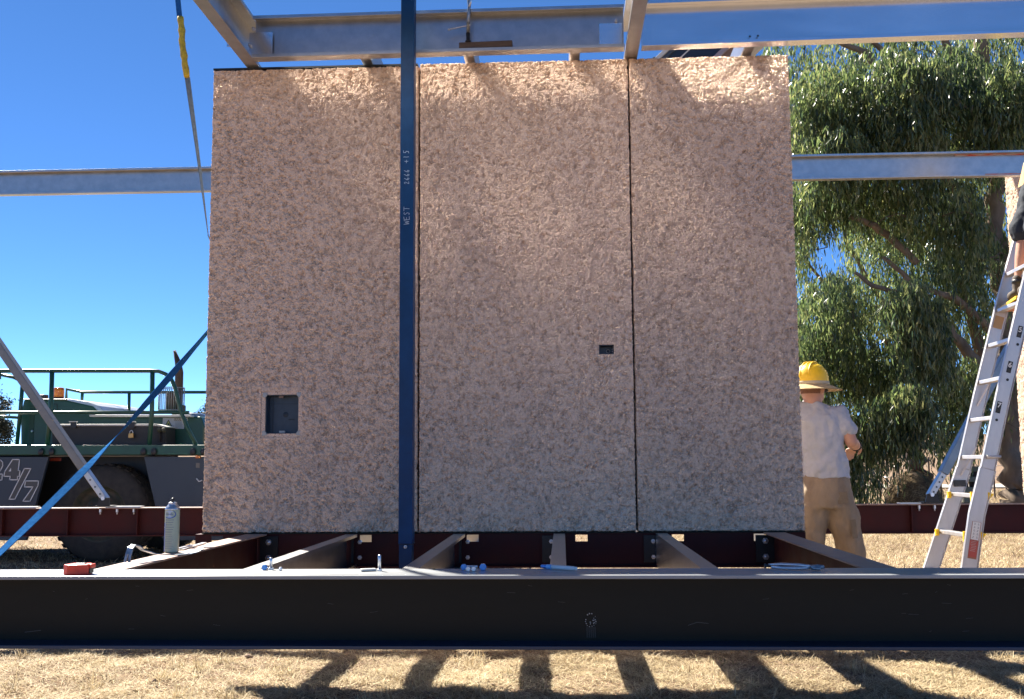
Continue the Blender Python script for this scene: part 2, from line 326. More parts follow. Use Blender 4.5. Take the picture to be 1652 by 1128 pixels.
def weedkeep(x, y, r):
    k = np.zeros(len(x), bool)
    for cx, cy, s in ((-.28,5.62,.12),(-.12,5.5,.1),(-.62,5.45,.07),(1.9,5.6,.1),(.15,6.05,.12),(-1.3,6.1,.12),(.9,6.1,.1)): k |= np.hypot(x-cx, (y-cy)) < s*r.random(len(x))
    return k
blades('green_weeds', -2.4, 2.4, 5, 6.4, 9000, .02, .07, .0013, M['weed'], 'small green weeds sprouting through the dry straw', .3, 5, weedkeep)
cl = MB()
for i in range(2000):
    x, y = random.uniform(-3.5, 3.0), random.uniform(4.9, 6.5)
    if i % 2 == 0: x, y = random.gauss(-2.0, .8), random.gauss(5.7, .3)
    s = random.uniform(.002, .006) if i > 170 else random.uniform(.005, .012)*(2.1 if i % 37 == 0 else 1)
    z = float(gh(x, y)); n0 = len(cl.v); cl.ball((x, y, z+s*.25), (s*random.uniform(.8,1.5), s*random.uniform(.8,1.4), s*.7), 3)
    for q in range(n0, len(cl.v)):
        v = cl.v[q]; cl.v[q] = tuple(v[k] + random.uniform(-.25, .25)*s for k in range(3))
tag(cl.build('soil_clods', M['clod']), 'loose brown soil clods scattered on the straw', 'soil clods', kind='stuff')
# pale farm track beyond the tree
tk = MB()
for i in range(40):
    x = -30+i*3.; 
    for a, b in ((x, x+3),):
        n0 = len(tk.v); tk.v += [(a, 44+a*.05, float(gh(a, 44+a*.05))+.05), (b, 44+b*.05, float(gh(b, 44+b*.05))+.05), (b, 49+b*.05, float(gh(b, 49+b*.05))+.05), (a, 49+a*.05, float(gh(a, 49+a*.05))+.05)]
        tk.f.append((n0, n0+1, n0+2, n0+3)); tk.sm.append(False)
tag(tk.build('farm_track', mat('pale_gravel', (.46,.42,.36), .95, var=.15, scale=3, bump=.3, bscale=20)), 'pale gravel farm track beyond the gum tree', kind='structure')
# ------------------------------------------------------------------ steel sections
def ibeam_parts(t, axis, a0, a1, c, zb, h, w, tf, tw, mtop, mweb, mbot, bev=.002):
    """I section along axis between a0,a1 centred on c in the other direction: web, top and bottom flange as parts"""
    def bx(u0, u1, z0, z1): 
        return MB().box(a0, a1, u0, u1, z0, z1) if axis == 'X' else MB().box(u0, u1, a0, a1, z0, z1)
    bx(c-w/2, c+w/2, zb+h-tf, zb+h).build('top_flange', mtop, t, bev)
    bx(c-tw/2, c+tw/2, zb+tf, zb+h-tf).build('web', mweb, t)
    bx(c-w/2, c+w/2, zb, zb+tf).build('bottom_flange', mbot, t, bev)
def hexbolt(mb, c, r, h, axis='Z', shank=0, sr=.5):
    c = Vector(c)
    mb.lathe(c, [(0,0),(r,0),(r,h),(0,h)], 6, axis, False)
    if shank: mb.lathe(c, [(0,h),(r*sr,h),(r*sr,h+shank),(0,h+shank)], 12, axis)
    return mb
BT = .76
# near beam
t = thing('steel_beam', 'wide dark painted steel beam spanning the whole foreground', 'steel beam', (0, 3.76, .51))
ibeam_parts(t, 'X', -4.2, 3.6, 3.765, .51, .25, .236, .0125, .009, M['flange_top'], M['charcoal'], M['flange_navy'])
p = at(953, 1003, Y=3.7605)
d = MB()
for i in range(14):
    a = 2*math.pi*i/14; rr = .016+.004*random.random(); q = p + Vector((rr*math.cos(a)*1.05, 0, rr*math.sin(a)*.9 + (.012 if 2 < i < 6 else 0)))
    d.ball(q, random.uniform(.0012, .0028), 3)
for i in range(10): d.ball(p + Vector((random.gauss(.004, .007), 0, random.gauss(0, .008))), random.uniform(.001, .003), 3)
d.build('scuff', M['tab'], t)
d = MB()
for k in range(5): d.box(p.x-.014+k*.007, p.x-.0125+k*.007, 3.7595, 3.7608, p.z-.055, p.z-.018)
for a, b in (((1110,1009),(1125,1004)),((1125,1004),(1143,1006)),((953,1035),(974,1038)),((40,1020),(66,1017))):
    A, B_ = at(*a, Y=3.7595), at(*b, Y=3.7595); d.beam(A, B_, .001, .0012)
for k in range(26):
    a = Vector((random.uniform(-2.0, 1.7), 3.7590, random.uniform(.535, .735))); d.beam(a, a + Vector((random.uniform(.004, .035), 0, random.uniform(-.004, .004))), .0006, .0007)
d.build('scratch', mat('faint_scratch', (.10,.10,.095), .6), t)
# middle red bearer under the panels, with notches cut in the top of the web
t = thing('floor_bearer', 'dark red steel bearer under the foot of the wall panels', 'steel beam', (0, 5.83, .58))
web = MB(); zt, zn, zb = .752, .713, .586
notch = [at(px, 868, Y=5.82).x for px in (352, 591, 763, 938, 1093, 1225)]
web.box(-2.05, 1.316, 5.80, 5.808, zb, zn)
xs = [-2.05] + sum([[n-.033, n+.033] for n in notch], []) + [1.316]
for i in range(0, len(xs), 2): web.box(xs[i], xs[i+1], 5.80, 5.808, zn, zt)
web.build('web', M['red'], t)
MB().box(-2.05, 1.316, 5.798, 5.90, .752, .758).build('top_flange', M['red'], t); MB().box(-2.05, 1.316, 5.73, 5.86, .578, .586).build('bottom_flange', M['red'], t)
JX = [-1.165, -.568, -.02, .535]
bt = []
for i, x in enumerate(JX + [-1.70, 1.145]):
    s = {0: .045, 1: .045, 2: -.045, 3: -.045, 4: .07, 5: -.05}[i]
    MB().box(x+s-.05, x+s+.05 if i > 3 else x+s*.2, 5.788, 5.799, .60, .745).build('cleat', M['black'], t)
    for z in (.725, .64):
        b = hexbolt(MB(), (x+s, 5.787, z-.01), .012 if i < 4 else .017, -.012, 'Y', -.012, .5); b.build('bolt', M['bolt'], t)
# galvanised floor joists (open C sections) from near beam to bearer
def cpoly(h, w, l, th, sgn=1):
    pts = [(0,0),(w,0),(w,l),(w-th,l),(w-th,th),(th,th),(th,h-th),(w-th,h-th),(w-th,h-l),(w,h-l),(w,h),(0,h)]
    return [(sgn*a, b) for a, b in pts]
lab = ['leftmost bare galvanised floor joist, its lit flange behind two loose bolts', 'galvanised floor joist just right of the foot of the navy post',
       'galvanised floor joist seen end on behind the marker pen', 'galvanised floor joist under the right hand seam of the wall panels']
for i, x in enumerate(JX):
    sg = 1
    t = thing('floor_joist', lab[i], 'joist', (x, 4.8, .58), 'galvanised floor joists under the panels')
    ar = cpoly(.178, .062, .016, .003, sg); ar = [(a + x - .031, b + .58) for a, b in ar]
    MB().prism(ar, 3.79, 5.775, 'Y').build('channel', M['galv'], t)
    MB().box(x-.07, x-.034, 3.80, 3.86, .60, .745).build('bracket', M['black'], t)
# red edge joists as I sections
for x, l in ((-1.70, 'red oxide edge joist at left carrying the spray can and pry bar'), (1.145, 'red oxide edge joist at right beside the worker in khaki trousers')):
    t = thing('edge_joist', l, 'joist', (x, 4.8, .58), 'red edge joists of the floor frame')
    ibeam_parts(t, 'Y', 3.885, 5.785, x, .56, .2, .118, .008, .007, M['redtop'], M['red'], M['red'])
# joists of the rear bay behind the panels
for i, x in enumerate([-1.70] + JX + [1.145]):
    o = MB().prism([(a + x - .031, b + .58) for a, b in cpoly(.178, .062, .016, .003)], 5.91, 9.33, 'Y').build('rear_joist', M['galv'])
    tag(o, ['leftmost','second from left','third from left','fourth from left','fifth from left','rightmost'][i] + ' joist of the rear bay, its shadow a strip on the straw', 'joist', 'joists of the rear bay')
# far beam
t = thing('far_beam', 'dark red steel beam across the back of the floor frame', 'steel beam', (0, 9.4, .505))
ibeam_parts(t, 'X', -7.5, 5.6, 9.4, .505, .255, .13, .010, .008, M['redtop'], M['red'], M['red'])
for px in (4, 110, 222, 1471, 1800): 
    x = at(px, 840, Y=9.36).x; MB().box(x-.006, x+.006, 9.34, 9.396, .515, .75).build('stiffener', M['red'], t)
for px in (163, 190, 217, 1482, 1507):
    x = at(px, 815, Y=9.37).x; hexbolt(MB(), (x, 9.362, .748), .013, -.03, 'Z', -.02).build('bolt', M['bolt'], t)
for px, wd in ((25, .2), (200, .16), (1468, .09)):
    x = at(px, 818, Y=9.37).x; MB().box(x-wd, x+wd, 9.345, 9.44, .7605, .772).build('splice_plate', M['galv'], t)
# ------------------------------------------------------------------ hempcrete panels
def gnoise(h, w_, sig, r):
    a = r.normal(size=(h, w_)); fy = np.fft.fftfreq(h)[:, None]; fx = np.fft.rfftfreq(w_)[None]
    b = np.fft.irfft2(np.fft.rfft2(a)*np.exp(-2*(np.pi*sig)**2*(fy**2+fx**2)), s=(h, w_)); return b/b.std()
def hemp_slab(t, x0, x1, z0, z1, yf, yb, holes, seed, axis='Y', mname='slab', st=.0040):
    """slab whose front face (towards -Y) is a real rough relief, edges crumbled"""
    r = np.random.default_rng(seed); nx = int((x1-x0)/st)+1; nz = int((z1-z0)/st)+1
    xs = np.linspace(x0, x1, nx); zs = np.linspace(z0, z1, nz); XX, ZZ = np.meshgrid(xs, zs)
    n3 = gnoise(nz, nx, .8, r); n4 = gnoise(nz, nx, 1.4, r); big = gnoise(nz, nx, 22, r); pk = gnoise(nz, nx, 1.6, r); w1 = gnoise(nz, nx, 2.2, r); w2 = gnoise(nz, nx, 2.2, r)
    # packed chips: distance to the nearest and second nearest of jittered points, warped
    cs = .0142; U = (XX-x0 + .0038*w1)/cs + 3; W_ = (ZZ-z0 + .0038*w2)/cs + 3
    mu, mw = int((x1-x0)/cs)+8, int((z1-z0)/cs)+8; jx_ = r.uniform(0, 1, (mw, mu)); jz_ = r.uniform(0, 1, (mw, mu)); hh_ = r.normal(0, 1, (mw, mu))
    iu, iw = np.floor(U).astype(int), np.floor(W_).astype(int); F1 = np.full(U.shape, 9.); F2 = F1.copy(); HH = np.zeros(U.shape)
    for du in (-1, 0, 1):
        for dw in (-1, 0, 1):
            a_, b_ = np.clip(iu+du, 0, mu-1), np.clip(iw+dw, 0, mw-1); dd = np.hypot(a_+jx_[b_, a_]-U, (b_+jz_[b_, a_]-W_)*.95)
            nw = dd < F1; F2 = np.where(nw, F1, np.minimum(F2, dd)); HH = np.where(nw, hh_[b_, a_], HH); F1 = np.where(nw, dd, F1)
    gap = np.exp(-((F2-F1)/.25)**2)*np.clip(.52+.5*pk, .0, 1.4)
    pit = np.clip(-n4-1.5, 0, .8)
    D = .0010*n3 + .0009*HH - .0026*F1**2 + .0006*big - .0120*gap - .014*pit
    YY = yf - D
    e = np.minimum.reduce([XX-x0, x1-XX, ZZ-z0, z1-ZZ]); rnd = np.clip(1-e/.009, 0, 1); YY += .007*rnd**2
    edge = e < 1e-6
    jx = .0024*gnoise(nz, nx, 1.1, r); jz = .0045*gnoise(nz, nx, 1.1, r)
    bx = (np.arange(nx) == 0)|(np.arange(nx) == nx-1); bz = (np.arange(nz) == 0)|(np.arange(nz) == nz-1)
    XX = XX + np.where(bx[None, :], np.sign((x0+x1)/2-XX)*np.abs(jx), 0); ZZ = ZZ + np.where(bz[:, None], np.sign((z0+z1)/2-ZZ)*np.abs(jz), 0)
    idx = np.arange(nx*nz).reshape(nz, nx)
    Q = np.stack([idx[:-1,:-1], idx[:-1,1:], idx[1:,1:], idx[1:,:-1]], -1).reshape(-1, 4)
    cx = (xs[:-1]+xs[1:])/2; cz = (zs[:-1]+zs[1:])/2; CX, CZ = np.meshgrid(cx, cz); keep = np.ones(CX.shape, bool)
    for (a, b, c, d_) in holes: keep &= ~((CX > a)&(CX < b)&(CZ > c)&(CZ < d_))
    Q = Q[keep.ravel()]
    V = np.stack([XX, YY, ZZ], -1).reshape(-1, 3)
    loop = np.concatenate([idx[0, :], idx[1:, -1], idx[-1, -2::-1], idx[-2:0:-1, 0]])
    base = len(V); layers = []
    for k in range(1, 5):
        L_ = V[loop].copy(); L_[:, 1] = yf + .01 + (yb-yf-.01)*k/4
        L_[:, 0] += RNG.normal(0, .002, len(loop)); L_[:, 2] += RNG.normal(0, .002, len(loop)); layers.append(L_)
    V = np.concatenate([V] + layers); n = len(loop); prev = loop; qs = [Q]
    for k in range(4):
        cur = base + k*n + np.arange(n); qs.append(np.stack([prev, cur, np.roll(cur, -1), np.roll(prev, -1)], -1)); prev = cur
    bi = len(V); V = np.concatenate([V, [[(x0+x1)/2, yb, (z0+z1)/2]]])
    Qb = np.stack([prev, np.full(n, bi), np.full(n, bi), np.roll(prev, -1)], -1)
    Qb = Qb[:, [0, 1, 3]]
    me = np_mesh(mname, V, np.concatenate(qs), hemp_mat('hempcrete_' + {1: 'warm', 2: 'pale', 3: 'rosy', 5: 'lit'}[seed], {1: .95, 2: 1., 3: .93, 5: .8}[seed]), None, True, t)
    tri = bpy.data.meshes.new('x')
    back = MB().box(x0+.004, x1-.004, yb-.004, yb, z0+.004, z1-.004).build('back_face', M['hemp'], t)
    return me
PY = 5.79
P1 = thing('wall_panel', 'left hempcrete wall panel with the large square socket box', 'wall panel', (-1.41, PY, BT), 'hempcrete wall panels')
P2 = thing('wall_panel', 'middle hempcrete wall panel with the small socket box', 'wall panel', (-.2, PY, BT), 'hempcrete wall panels')
P3 = thing('wall_panel', 'narrow right hempcrete wall panel without any box', 'wall panel', (.86, PY, BT), 'hempcrete wall panels')
a, b = at(420, 706, Y=PY), at(484, 631, Y=PY); h1 = (a.x, b.x, a.z, b.z)
a, b = at(965, 572, Y=PY), at(992, 555, Y=PY); h2 = (a.x, b.x, a.z, b.z)
hemp_slab(P1, -2.012, -.8035, .765, 3.438, PY, 5.93, [h1], 1)
hemp_slab(P2, -.7965, .4025, .765, 3.449, PY, 5.93, [h2], 2)
hemp_slab(P3, .4095, 1.316, .765, 3.450, PY, 5.93, [], 3)
MB().box(-2.012, -.81, PY+.004, 5.93, 3.4395, 3.450).build('head_track', M['black'], P1)
for P, a, b in ((P1, -2.01, -.81), (P2, -.79, .395), (P3, .415, 1.31)): MB().box(a, b, PY-.004, 5.93, .7600, .7655).build('sole_track', M['charcoal'], P)
def socket(P, h, marg, dep, big):
    x0, x1, z0, z1 = h
    r_ = MB(); e = .004; y0, y1 = PY+.003, PY+dep
    r_.box(x0-e-.01, x0-.001, y0, y1, z0-.01, z1+.01); r_.box(x1+.001, x1+e+.01, y0, y1, z0-.01, z1+.01)
    r_.box(x0-e, x1+e, y0, y1, z0-.012, z0-.001); r_.box(x0-e, x1+e, y0, y1, z1+.001, z1+.012)
    r_.build('cutout', M['hemp'], P)
    a, b, c, d_ = x0+marg[0], x1-marg[1], z0+marg[2], z1-marg[3]
    k = MB(); yb0 = PY+.012; th = .004
    k.box(a-th, a, yb0, PY+.085, c-th, d_+th); k.box(b, b+th, yb0, PY+.085, c-th, d_+th); k.box(a, b, yb0, PY+.085, c-th, c); k.box(a, b, yb0, PY+.085, d_, d_+th)
    k.box(a, b, PY+.081, PY+.085, c, d_)
    o = k.build('socket_box', M['boxblue'], P, .001)
    f = MB()   # mortar bed between box and cut-out
    yf0 = PY+.006
    f.box(x0, a-th-.001, yf0, PY+.05, z0, z1); f.box(b+th+.001, x1, yf0, PY+.05, z0, z1); f.box(a-th, b+th, yf0, PY+.05, z0, c-th-.001); f.box(a-th, b+th, yf0, PY+.05, d_+th+.001, z1)
    f.build('backfill', M['hemp'], P)
    return o, a, b, c, d_
o, a, b, c, d_ = socket(P1, h1, (.028,.014,.026,.024), .07, True)
for sx, X0 in ((1, a), (-1, b)):
    for sz, Z0 in ((1, c), (-1, d_)):
        q = MB(); cx, cz = X0 - sx*.008, Z0 - sz*.006
        q.prism([(cx-sx*.012, cz-sz*.012), (cx+sx*.014, cz-sz*.008), (cx+sx*.012, cz+sz*.006), (cx+sx*.002, cz+sz*.018), (cx-sx*.012, cz+sz*.014)], PY+.001, PY+.015)
        q.build('corner_tab', M['tab'], o, .002)
cx, cz = (a+b)/2, (c+d_)/2
MB().lathe((cx+.003, PY+.0805, cz), [(0,-.001),(.013,-.001),(.016,0)], 20, 'Y').build('knockout', M['boxmark'], o)
q = MB()
for k in range(5): q.box(cx+.02+k*.007, cx+.025+k*.007, PY+.079, PY+.0812, cz-.03, cz-.024)
q.box(a+.018, a+.021, PY+.079, PY+.0812, c, d_); q.box(a, b, PY+.079, PY+.0812, cz+.06, cz+.0625)
q.build('moulded_mark', M['boxmark'], o)
MB().box(cx-.02, cx+.012, PY+.03, PY+.05, c, c+.012).build('clip', M['tab'], o); MB().box(cx-.022, cx+.004, PY+.02, PY+.04, d_-.012, d_).build('cable_flap', M['boombrown'], o)
o, a, b, c, d_ = socket(P2, h2, (.010,.010,.004,.008), .06, False)
cx, cz = a + (b-a)*.66, (c+d_)/2-.002
MB().lathe((cx, PY+.0805, cz), [(0,-.001),(.0085,-.001)], 20, 'Y').build('knockout', M['boxmark'], o)
MB().lathe((cx, PY+.0805, cz), [(.0085,-.002),(.0085,-.005),(.0115,-.005),(.0115,-.001)], 20, 'Y').build('collar', M['tab'], o)
for z in (cz+.006, cz-.006): MB().ball((b-.002, PY+.03, z), .0038, 5).build('screw', M['bolt'], o)
# side wall panel at the far right, seen along its lit inner face
P4 = thing('wall_panel', 'sunlit hempcrete panel of the side wall behind the ladder at the right edge', 'wall panel', (at(1620, 283, Y=11.2).x, 10.1, BT), 'hempcrete wall panels')
x4 = at(1620, 283, Y=11.2).x
sl = hemp_slab(P4, 0, 1.65, .765, 4.25, 0, .14, [], 5, st=.009)
for ob in kids(P4):
    ob.rotation_euler = (0, 0, R(-90)); ob.location = Matrix.Rotation(R(-90), 3, 'Z') @ Vector((0, 0, 0)) + Vector((0, 1.1, -.76)) if ob.name.startswith('slab') else Vector((0, 1.1, 0))
for ob in kids(P4):
    if ob.name.startswith('back'):
        ob.data.transform(Matrix.Translation(Vector((x4, 10.1, BT)))); ob.location = (0, 1.1, -BT)
# ------------------------------------------------------------------ navy post with handwriting
t = thing('steel_post', 'navy square steel post with handwriting standing in front of the panels', 'post', (-.805, 5.4, .56))
po = MB().box(-.841, -.769, 5.36, 5.44, .735, 5.2).build('shaft', M['navy'], t, .003)
MB().box(-.838, -.772, 5.364, 5.436, .56, .7345).build('foot', M['navy'], t, .002)
MB().box(-.843, -.767, 5.357, 5.443, .7335, .7365).build('splice_line', M['black'], t)
hexbolt(MB(), (-.803, 5.357, .722), .009, -.01, 'Y', -.014).build('bolt', M['bolt'], t)
GL = {'W': [[(0,1),(.12,.05),(.42,.75),(.62,.05),(.95,1)]], 'E': [[(.75,1),(.05,.95),(0,.5),(.6,.52)],[(0,.5),(.02,.0),(.8,.05)]],
      'S': [[(.75,.9),(.35,1),(.1,.75),(.6,.4),(.4,.02),(0,.1)]], 'T': [[(-.1,1),(.95,.98)],[(.45,1),(.4,0)]],
      '2': [[(.05,.75),(.4,1),(.6,.7),(.05,.05),(.75,.08)]], '6': [[(.6,1),(.15,.5),(.15,.1),(.5,.0),(.65,.3),(.2,.42)]],
      '+': [[(.4,.8),(.4,.1)],[(.0,.45),(.8,.45)]], '1': [[(.3,1),(.3,0)]], '5': [[(.75,1),(.25,1),(.15,.6),(.55,.5),(.5,.1),(.0,.0)]]}
def handwrite(txt, px0, px1, ylo, yhi, yplane, mb):
    """written upwards along the post, letters turned a quarter left"""
    A = at(px1, ylo, Y=yplane); B_ = at(px0, yhi, Y=yplane); L_ = B_.z - A.z; n = len(txt); cw = L_/n; ht = abs(A.x-B_.x)
    for i, ch in enumerate(txt):
        for st in GL[ch]:
            pts = []
            for k in range(len(st)-1):
                for s in range(4): f = s/4; pts.append((st[k][0]*(1-f)+st[k+1][0]*f, st[k][1]*(1-f)+st[k+1][1]*f))
            pts.append(st[-1]); pts = [(u + .03*math.sin(9*v+i), v) for u, v in pts]
            P3 = [Vector((A.x - v*ht, yplane, A.z + (i + u*.85)*cw)) for u, v in pts]
            for k in range(len(P3)-1): mb.beam(P3[k], P3[k+1], .0008, .0024, up=(P3[k+1]-P3[k]).cross(Vector((0,1,0))))
tw = MB(); yp = 5.3592
M['marker'] = mat('paint_marker', (.42,.50,.58), .7)
for wd_, a_ in (('WEST', (651.5, 660.5, 362, 332)), ('2666', (652, 660, 297, 272)), ('+15', (651, 659.5, 263, 240))):
    tw = MB(); handwrite(wd_, *a_, yp, tw); tw.build('handwriting', M['marker'], t)
# ------------------------------------------------------------------ roof steel
def cbeam_x(t, x0, x1, y0, y1, zb, h, w_, l, m, name='channel'):
    """C section along X (ends at different depths), open towards the camera"""
    pts = cpoly(h, w_, l, .0035, -1); n = len(pts)
    vs = [(x0, y0+a, zb+b) for a, b in pts] + [(x1, y1+a, zb+b) for a, b in pts]
    fs = [tuple(range(n)), tuple(range(2*n-1, n-1, -1))] + [(i, (i+1) % n, (i+1) % n+n, i+n) for i in range(n)]
    mb = MB(); mb.add(vs, fs); return mb.build(name, m, t, .0015)
t = thing('roof_beam', 'dull galvanised roof channel above the left and middle panels holding a timber block', 'roof beam', (-.65, 5.54, 3.39))
cbeam_x(t, -1.722, .372, 5.655, 5.635, 3.425, .247, .07, .02, M['galv'])
for px0, px1 in ((402, 440), (967, 1003)):
    A, B_ = at(px0, 75, Y=5.63), at(px1, 52, Y=5.63); MB().box(A.x, B_.x, 5.628, 5.632, 3.455, 3.59).build('cleat', M['galv_clean'], t)
for px, py in ((409, 47), (994, 33), (403, 73)):
    q = at(px, py, Y=5.62); b = hexbolt(MB(), (q.x, 5.627, q.z), .011, -.012, 'Y', -.012); b.build('bolt', M['bolt'], t)
t = thing('roof_beam', 'clean sky blue galvanised roof channel running off to the right above the tree', 'roof beam', (2.3, 5.5, 3.39))
cbeam_x(t, .468, 4.4, 5.632, 5.53, 3.425, .262, .072, .02, M['galv_clean'])
for px, py in ((1211, 56), (1224, 55)):
    q = at(px, py, Y=5.57); MB().lathe((q.x, 5.595, q.z), [(0,-.001),(.006,-.001)], 12, 'Y').build('bolt_hole', M['black'], t)
t = thing('roof_beam', 'added unseen galvanised roof channel nearest the camera, reflecting sunlight onto the panels', 'roof beam', (-.65, 4.85, 3.43))
cbeam_x(t, -1.722, .372, 4.86, 4.86, 3.43, .247, .07, .02, mat('reflector_galvanised', (.58,.56,.53), .36, .9, var=.1, scale=12))  # channel added out of view to reflect a soft light band onto panels
for x, l, wd in ((-1.778, 'galvanised rafter coming forward over the left panel', .075), (.42, 'galvanised rafter coming forward over the seam right of centre', .075)):
    t = thing('rafter', l, 'rafter', (x, 5, 3.44), 'galvanised rafters')
    sg = 1 if x < 0 else -1
    pr = [(a + x + (sg*wd/2 if False else -sg*wd/2), b + 3.452) for a, b in cpoly(.255, wd, .02, .0035, sg)]
    MB().prism(pr, 2.2, 6.02, 'Y').build('channel', M['galv'], t, .0012)
    MB().box(x-wd/2-(.055 if x < 0 else -.0), x-wd/2+(.0-.002 if x < 0 else .002), 5.60, 5.606, 3.50, 3.56).build('cleat', M['galv_clean'], t)
for x, l in ((at(590, 97, Z=3.458).x, 'first ceiling joist stub, left of the navy post'), (at(757, 95, Z=3.458).x, 'ceiling joist stub below the timber block'),
             (at(927, 93, Z=3.458).x, 'ceiling joist stub over the right half of the middle panel'), (at(1207, 82, Z=3.458).x, 'ceiling joist stub over the narrow right panel')):
    tag(MB().box(x-.03, x+.03, 5.665, 9.3, 3.460, 3.60).build('ceiling_joist', M['galv'], None, .004), l, 'ceiling joist', 'ceiling joists meeting the roof channel')
# rear rail and end posts
t = thing('rear_rail', 'long galvanised channel rail across the back at mid height, running behind the panels', 'rail', (-1, 9.4, 3.68))
cbeam_x(t, -7.0, 5.6, 9.42, 9.42, 3.682, .232, .07, .02, M['galv'])
q = at(1560, 258, Y=9.35)
MB().box(at(1545, 255, Y=9.34).x, 5.4, 9.408, 9.4145, 3.885, 3.905).build('paint_smear', mat('orange_paint', (.45,.06,.02), .6, col2=(.4,.38,.36), scale=8, stretch=(1,1,6)), t)
MB().box(at(1590, 280, Y=9.34).x, 5.4, 9.3465, 9.3494, 3.690, 3.700).build('paint_smear', mat('orange_paint_edge', (.55,.08,.02), .6, col2=(.4,.38,.36), scale=7), t)
for x, l in ((-6.75, 'navy corner post at the far left end of the rear rail'), (5.3, 'navy corner post at the far right end of the rear rail')):
    tag(MB().box(x-.05, x+.05, 9.45, 9.55, .765, 3.95).build('corner_post', M['navy']), l, 'post', 'rear corner posts')
# braces
def brace(p0, p1, p2, label, dark):
    A, B_, C_ = [at(*p, Y=9.33) for p in (p0, p1, p2)]
    t = thing('diagonal_brace', label, 'brace', (A.x, 9.33, A.z), 'telescopic braces of the rear frame')
    MB().beam(A, B_, .055, .075, up=(0, -1, 0)).build('inner_tube', M['galv'], t, .004)
    MB().beam(B_, C_, .07, .092, up=(0, -1, 0)).build('outer_tube', dark, t, .005)
    D_ = (B_-A)
    for k in range(4): 
        q = A + D_*(.18+.22*k); MB().lathe((q.x, 9.2905, q.z), [(0,-.002),(.008,-.002)], 10, 'Y').build('hole', M['black'], t)
    MB().prism([(A.x-.06, .773), (A.x+.06, .773), (A.x+.05, .85), (A.x-.04, .85)], 9.275, 9.285).build('foot_bracket', M['black'], t)
    hexbolt(MB(), (A.x, 9.274, A.z+.012), .018, -.015, 'Y').build('bolt', M['bolt'], t)
    MB().box(A.x-.075, A.x+.075, 9.27, 9.40, .7745, .781).build('base_plate', M['black'], t)
brace((171, 806), (135, 755), (-165, 320), 'grey telescopic brace leaning left in front of the green machine', mat('dull_grey_tube', (.22,.22,.21), .45, .5, var=.15, scale=12))
brace((1500, 800), (1521, 764), (1752, 330), 'blue grey telescopic brace rising right behind the ladder', mat('blue_grey_tube', (.20,.27,.34), .4, .5, var=.2, scale=8))
# ------------------------------------------------------------------ straps
def ribbon(path, width, angs, th, name, m, parent):
    mb = MB(); n = len(path); vs = []
    for i, p in enumerate(path):
        tn = (path[min(i+1, n-1)]-path[max(i-1, 0)]).normalized(); vw = (p-EYE).normalized()
        s = tn.cross(vw).normalized(); nn = s.cross(tn); a = angs[i]
        s2 = s*math.cos(a) + nn*math.sin(a); n2 = nn*math.cos(a) - s*math.sin(a)
        w_ = width[i] if isinstance(width, list) else width
        vs += [p + s2*w_/2 + n2*th/2, p - s2*w_/2 + n2*th/2, p - s2*w_/2 - n2*th/2, p + s2*w_/2 - n2*th/2]
    fs = [(i*4+k, i*4+(k+1) % 4, (i+1)*4+(k+1) % 4, (i+1)*4+k) for i in range(n-1) for k in range(4)]
    mb.add(vs, fs, False); return mb.build(name, m, parent)
def lerp_pts(px, k):
    out = []
    for i in range(len(px)-1):
        for j in range(k): f = j/k; out.append(px[i].lerp(px[i+1], f))
    out.append(px[-1]); return out
t = thing('lifting_sling', 'thin blue lifting sling with a yellow sleeve hanging beside the left panel', 'sling', (-2.1, 5.95, 3.0), 'lifting straps')
k = [at(280, -70, Y=5.97), at(290, 30, Y=5.97), at(302, 124, Y=5.97), at(318, 240, Y=5.97), at(336, 380, Y=5.965)]
ribbon(lerp_pts([k[2], k[3], k[4]], 10), .034, [.5 + 1.0*i/20 for i in range(21)], .003, 'webbing', M['strapg'], t)
ribbon(lerp_pts([k[0], k[1]], 6), .032, [.3]*7, .003, 'webbing', M['strapb'], t)
sl = lerp_pts([at(291.5, 28, Y=5.95), at(294, 70, Y=5.95), at(301.5, 124, Y=5.95)], 8)
MB().tube([p + Vector((random.gauss(0,.0015), random.gauss(0,.002), 0)) for p in sl], [.019+.004*math.sin(i*1.9)*random.random() for i in range(len(sl))], 10).build('sleeve', M['yellow'], t)
# upper end disappears behind the panel edge and ties to the panel
ribbon([at(336, 380, Y=5.965), at(352, 420, Y=5.96)], .03, [1.4, 1.4], .003, 'webbing', M['strapg'], t)
t = thing('ratchet_strap', 'twisted blue ratchet strap running down to the left from the panel edge', 'strap', (-2.5, 5, 1.6), 'lifting straps')
A, B_ = at(345, 524, Y=5.96), at(-70, 958, Y=4.25)
pp = [A.lerp(B_, i/60) - Vector((0, 0, .05*math.sin(math.pi*i/60))) for i in range(61)]
an = [1.05 - .9*min(1, i/16) + (1.45*max(0, min(1, (i-17)/9)) if True else 0) for i in range(61)]
def sa(i):
    f = i/60
    K = [(0,1.25),(.10,1.1),(.22,.75),(.34,.9),(.42,1.35),(.50,1.75),(.60,2.35),(.75,2.3),(.88,2.1),(1,1.8)]
    for (a, u), (b, v) in zip(K, K[1:]):
        if a <= f <= b: return u + (v-u)*(f-a)/(b-a)
    return 1.8
ribbon(pp, .046, [sa(i) for i in range(61)], .0035, 'webbing', M['strapb'], t)
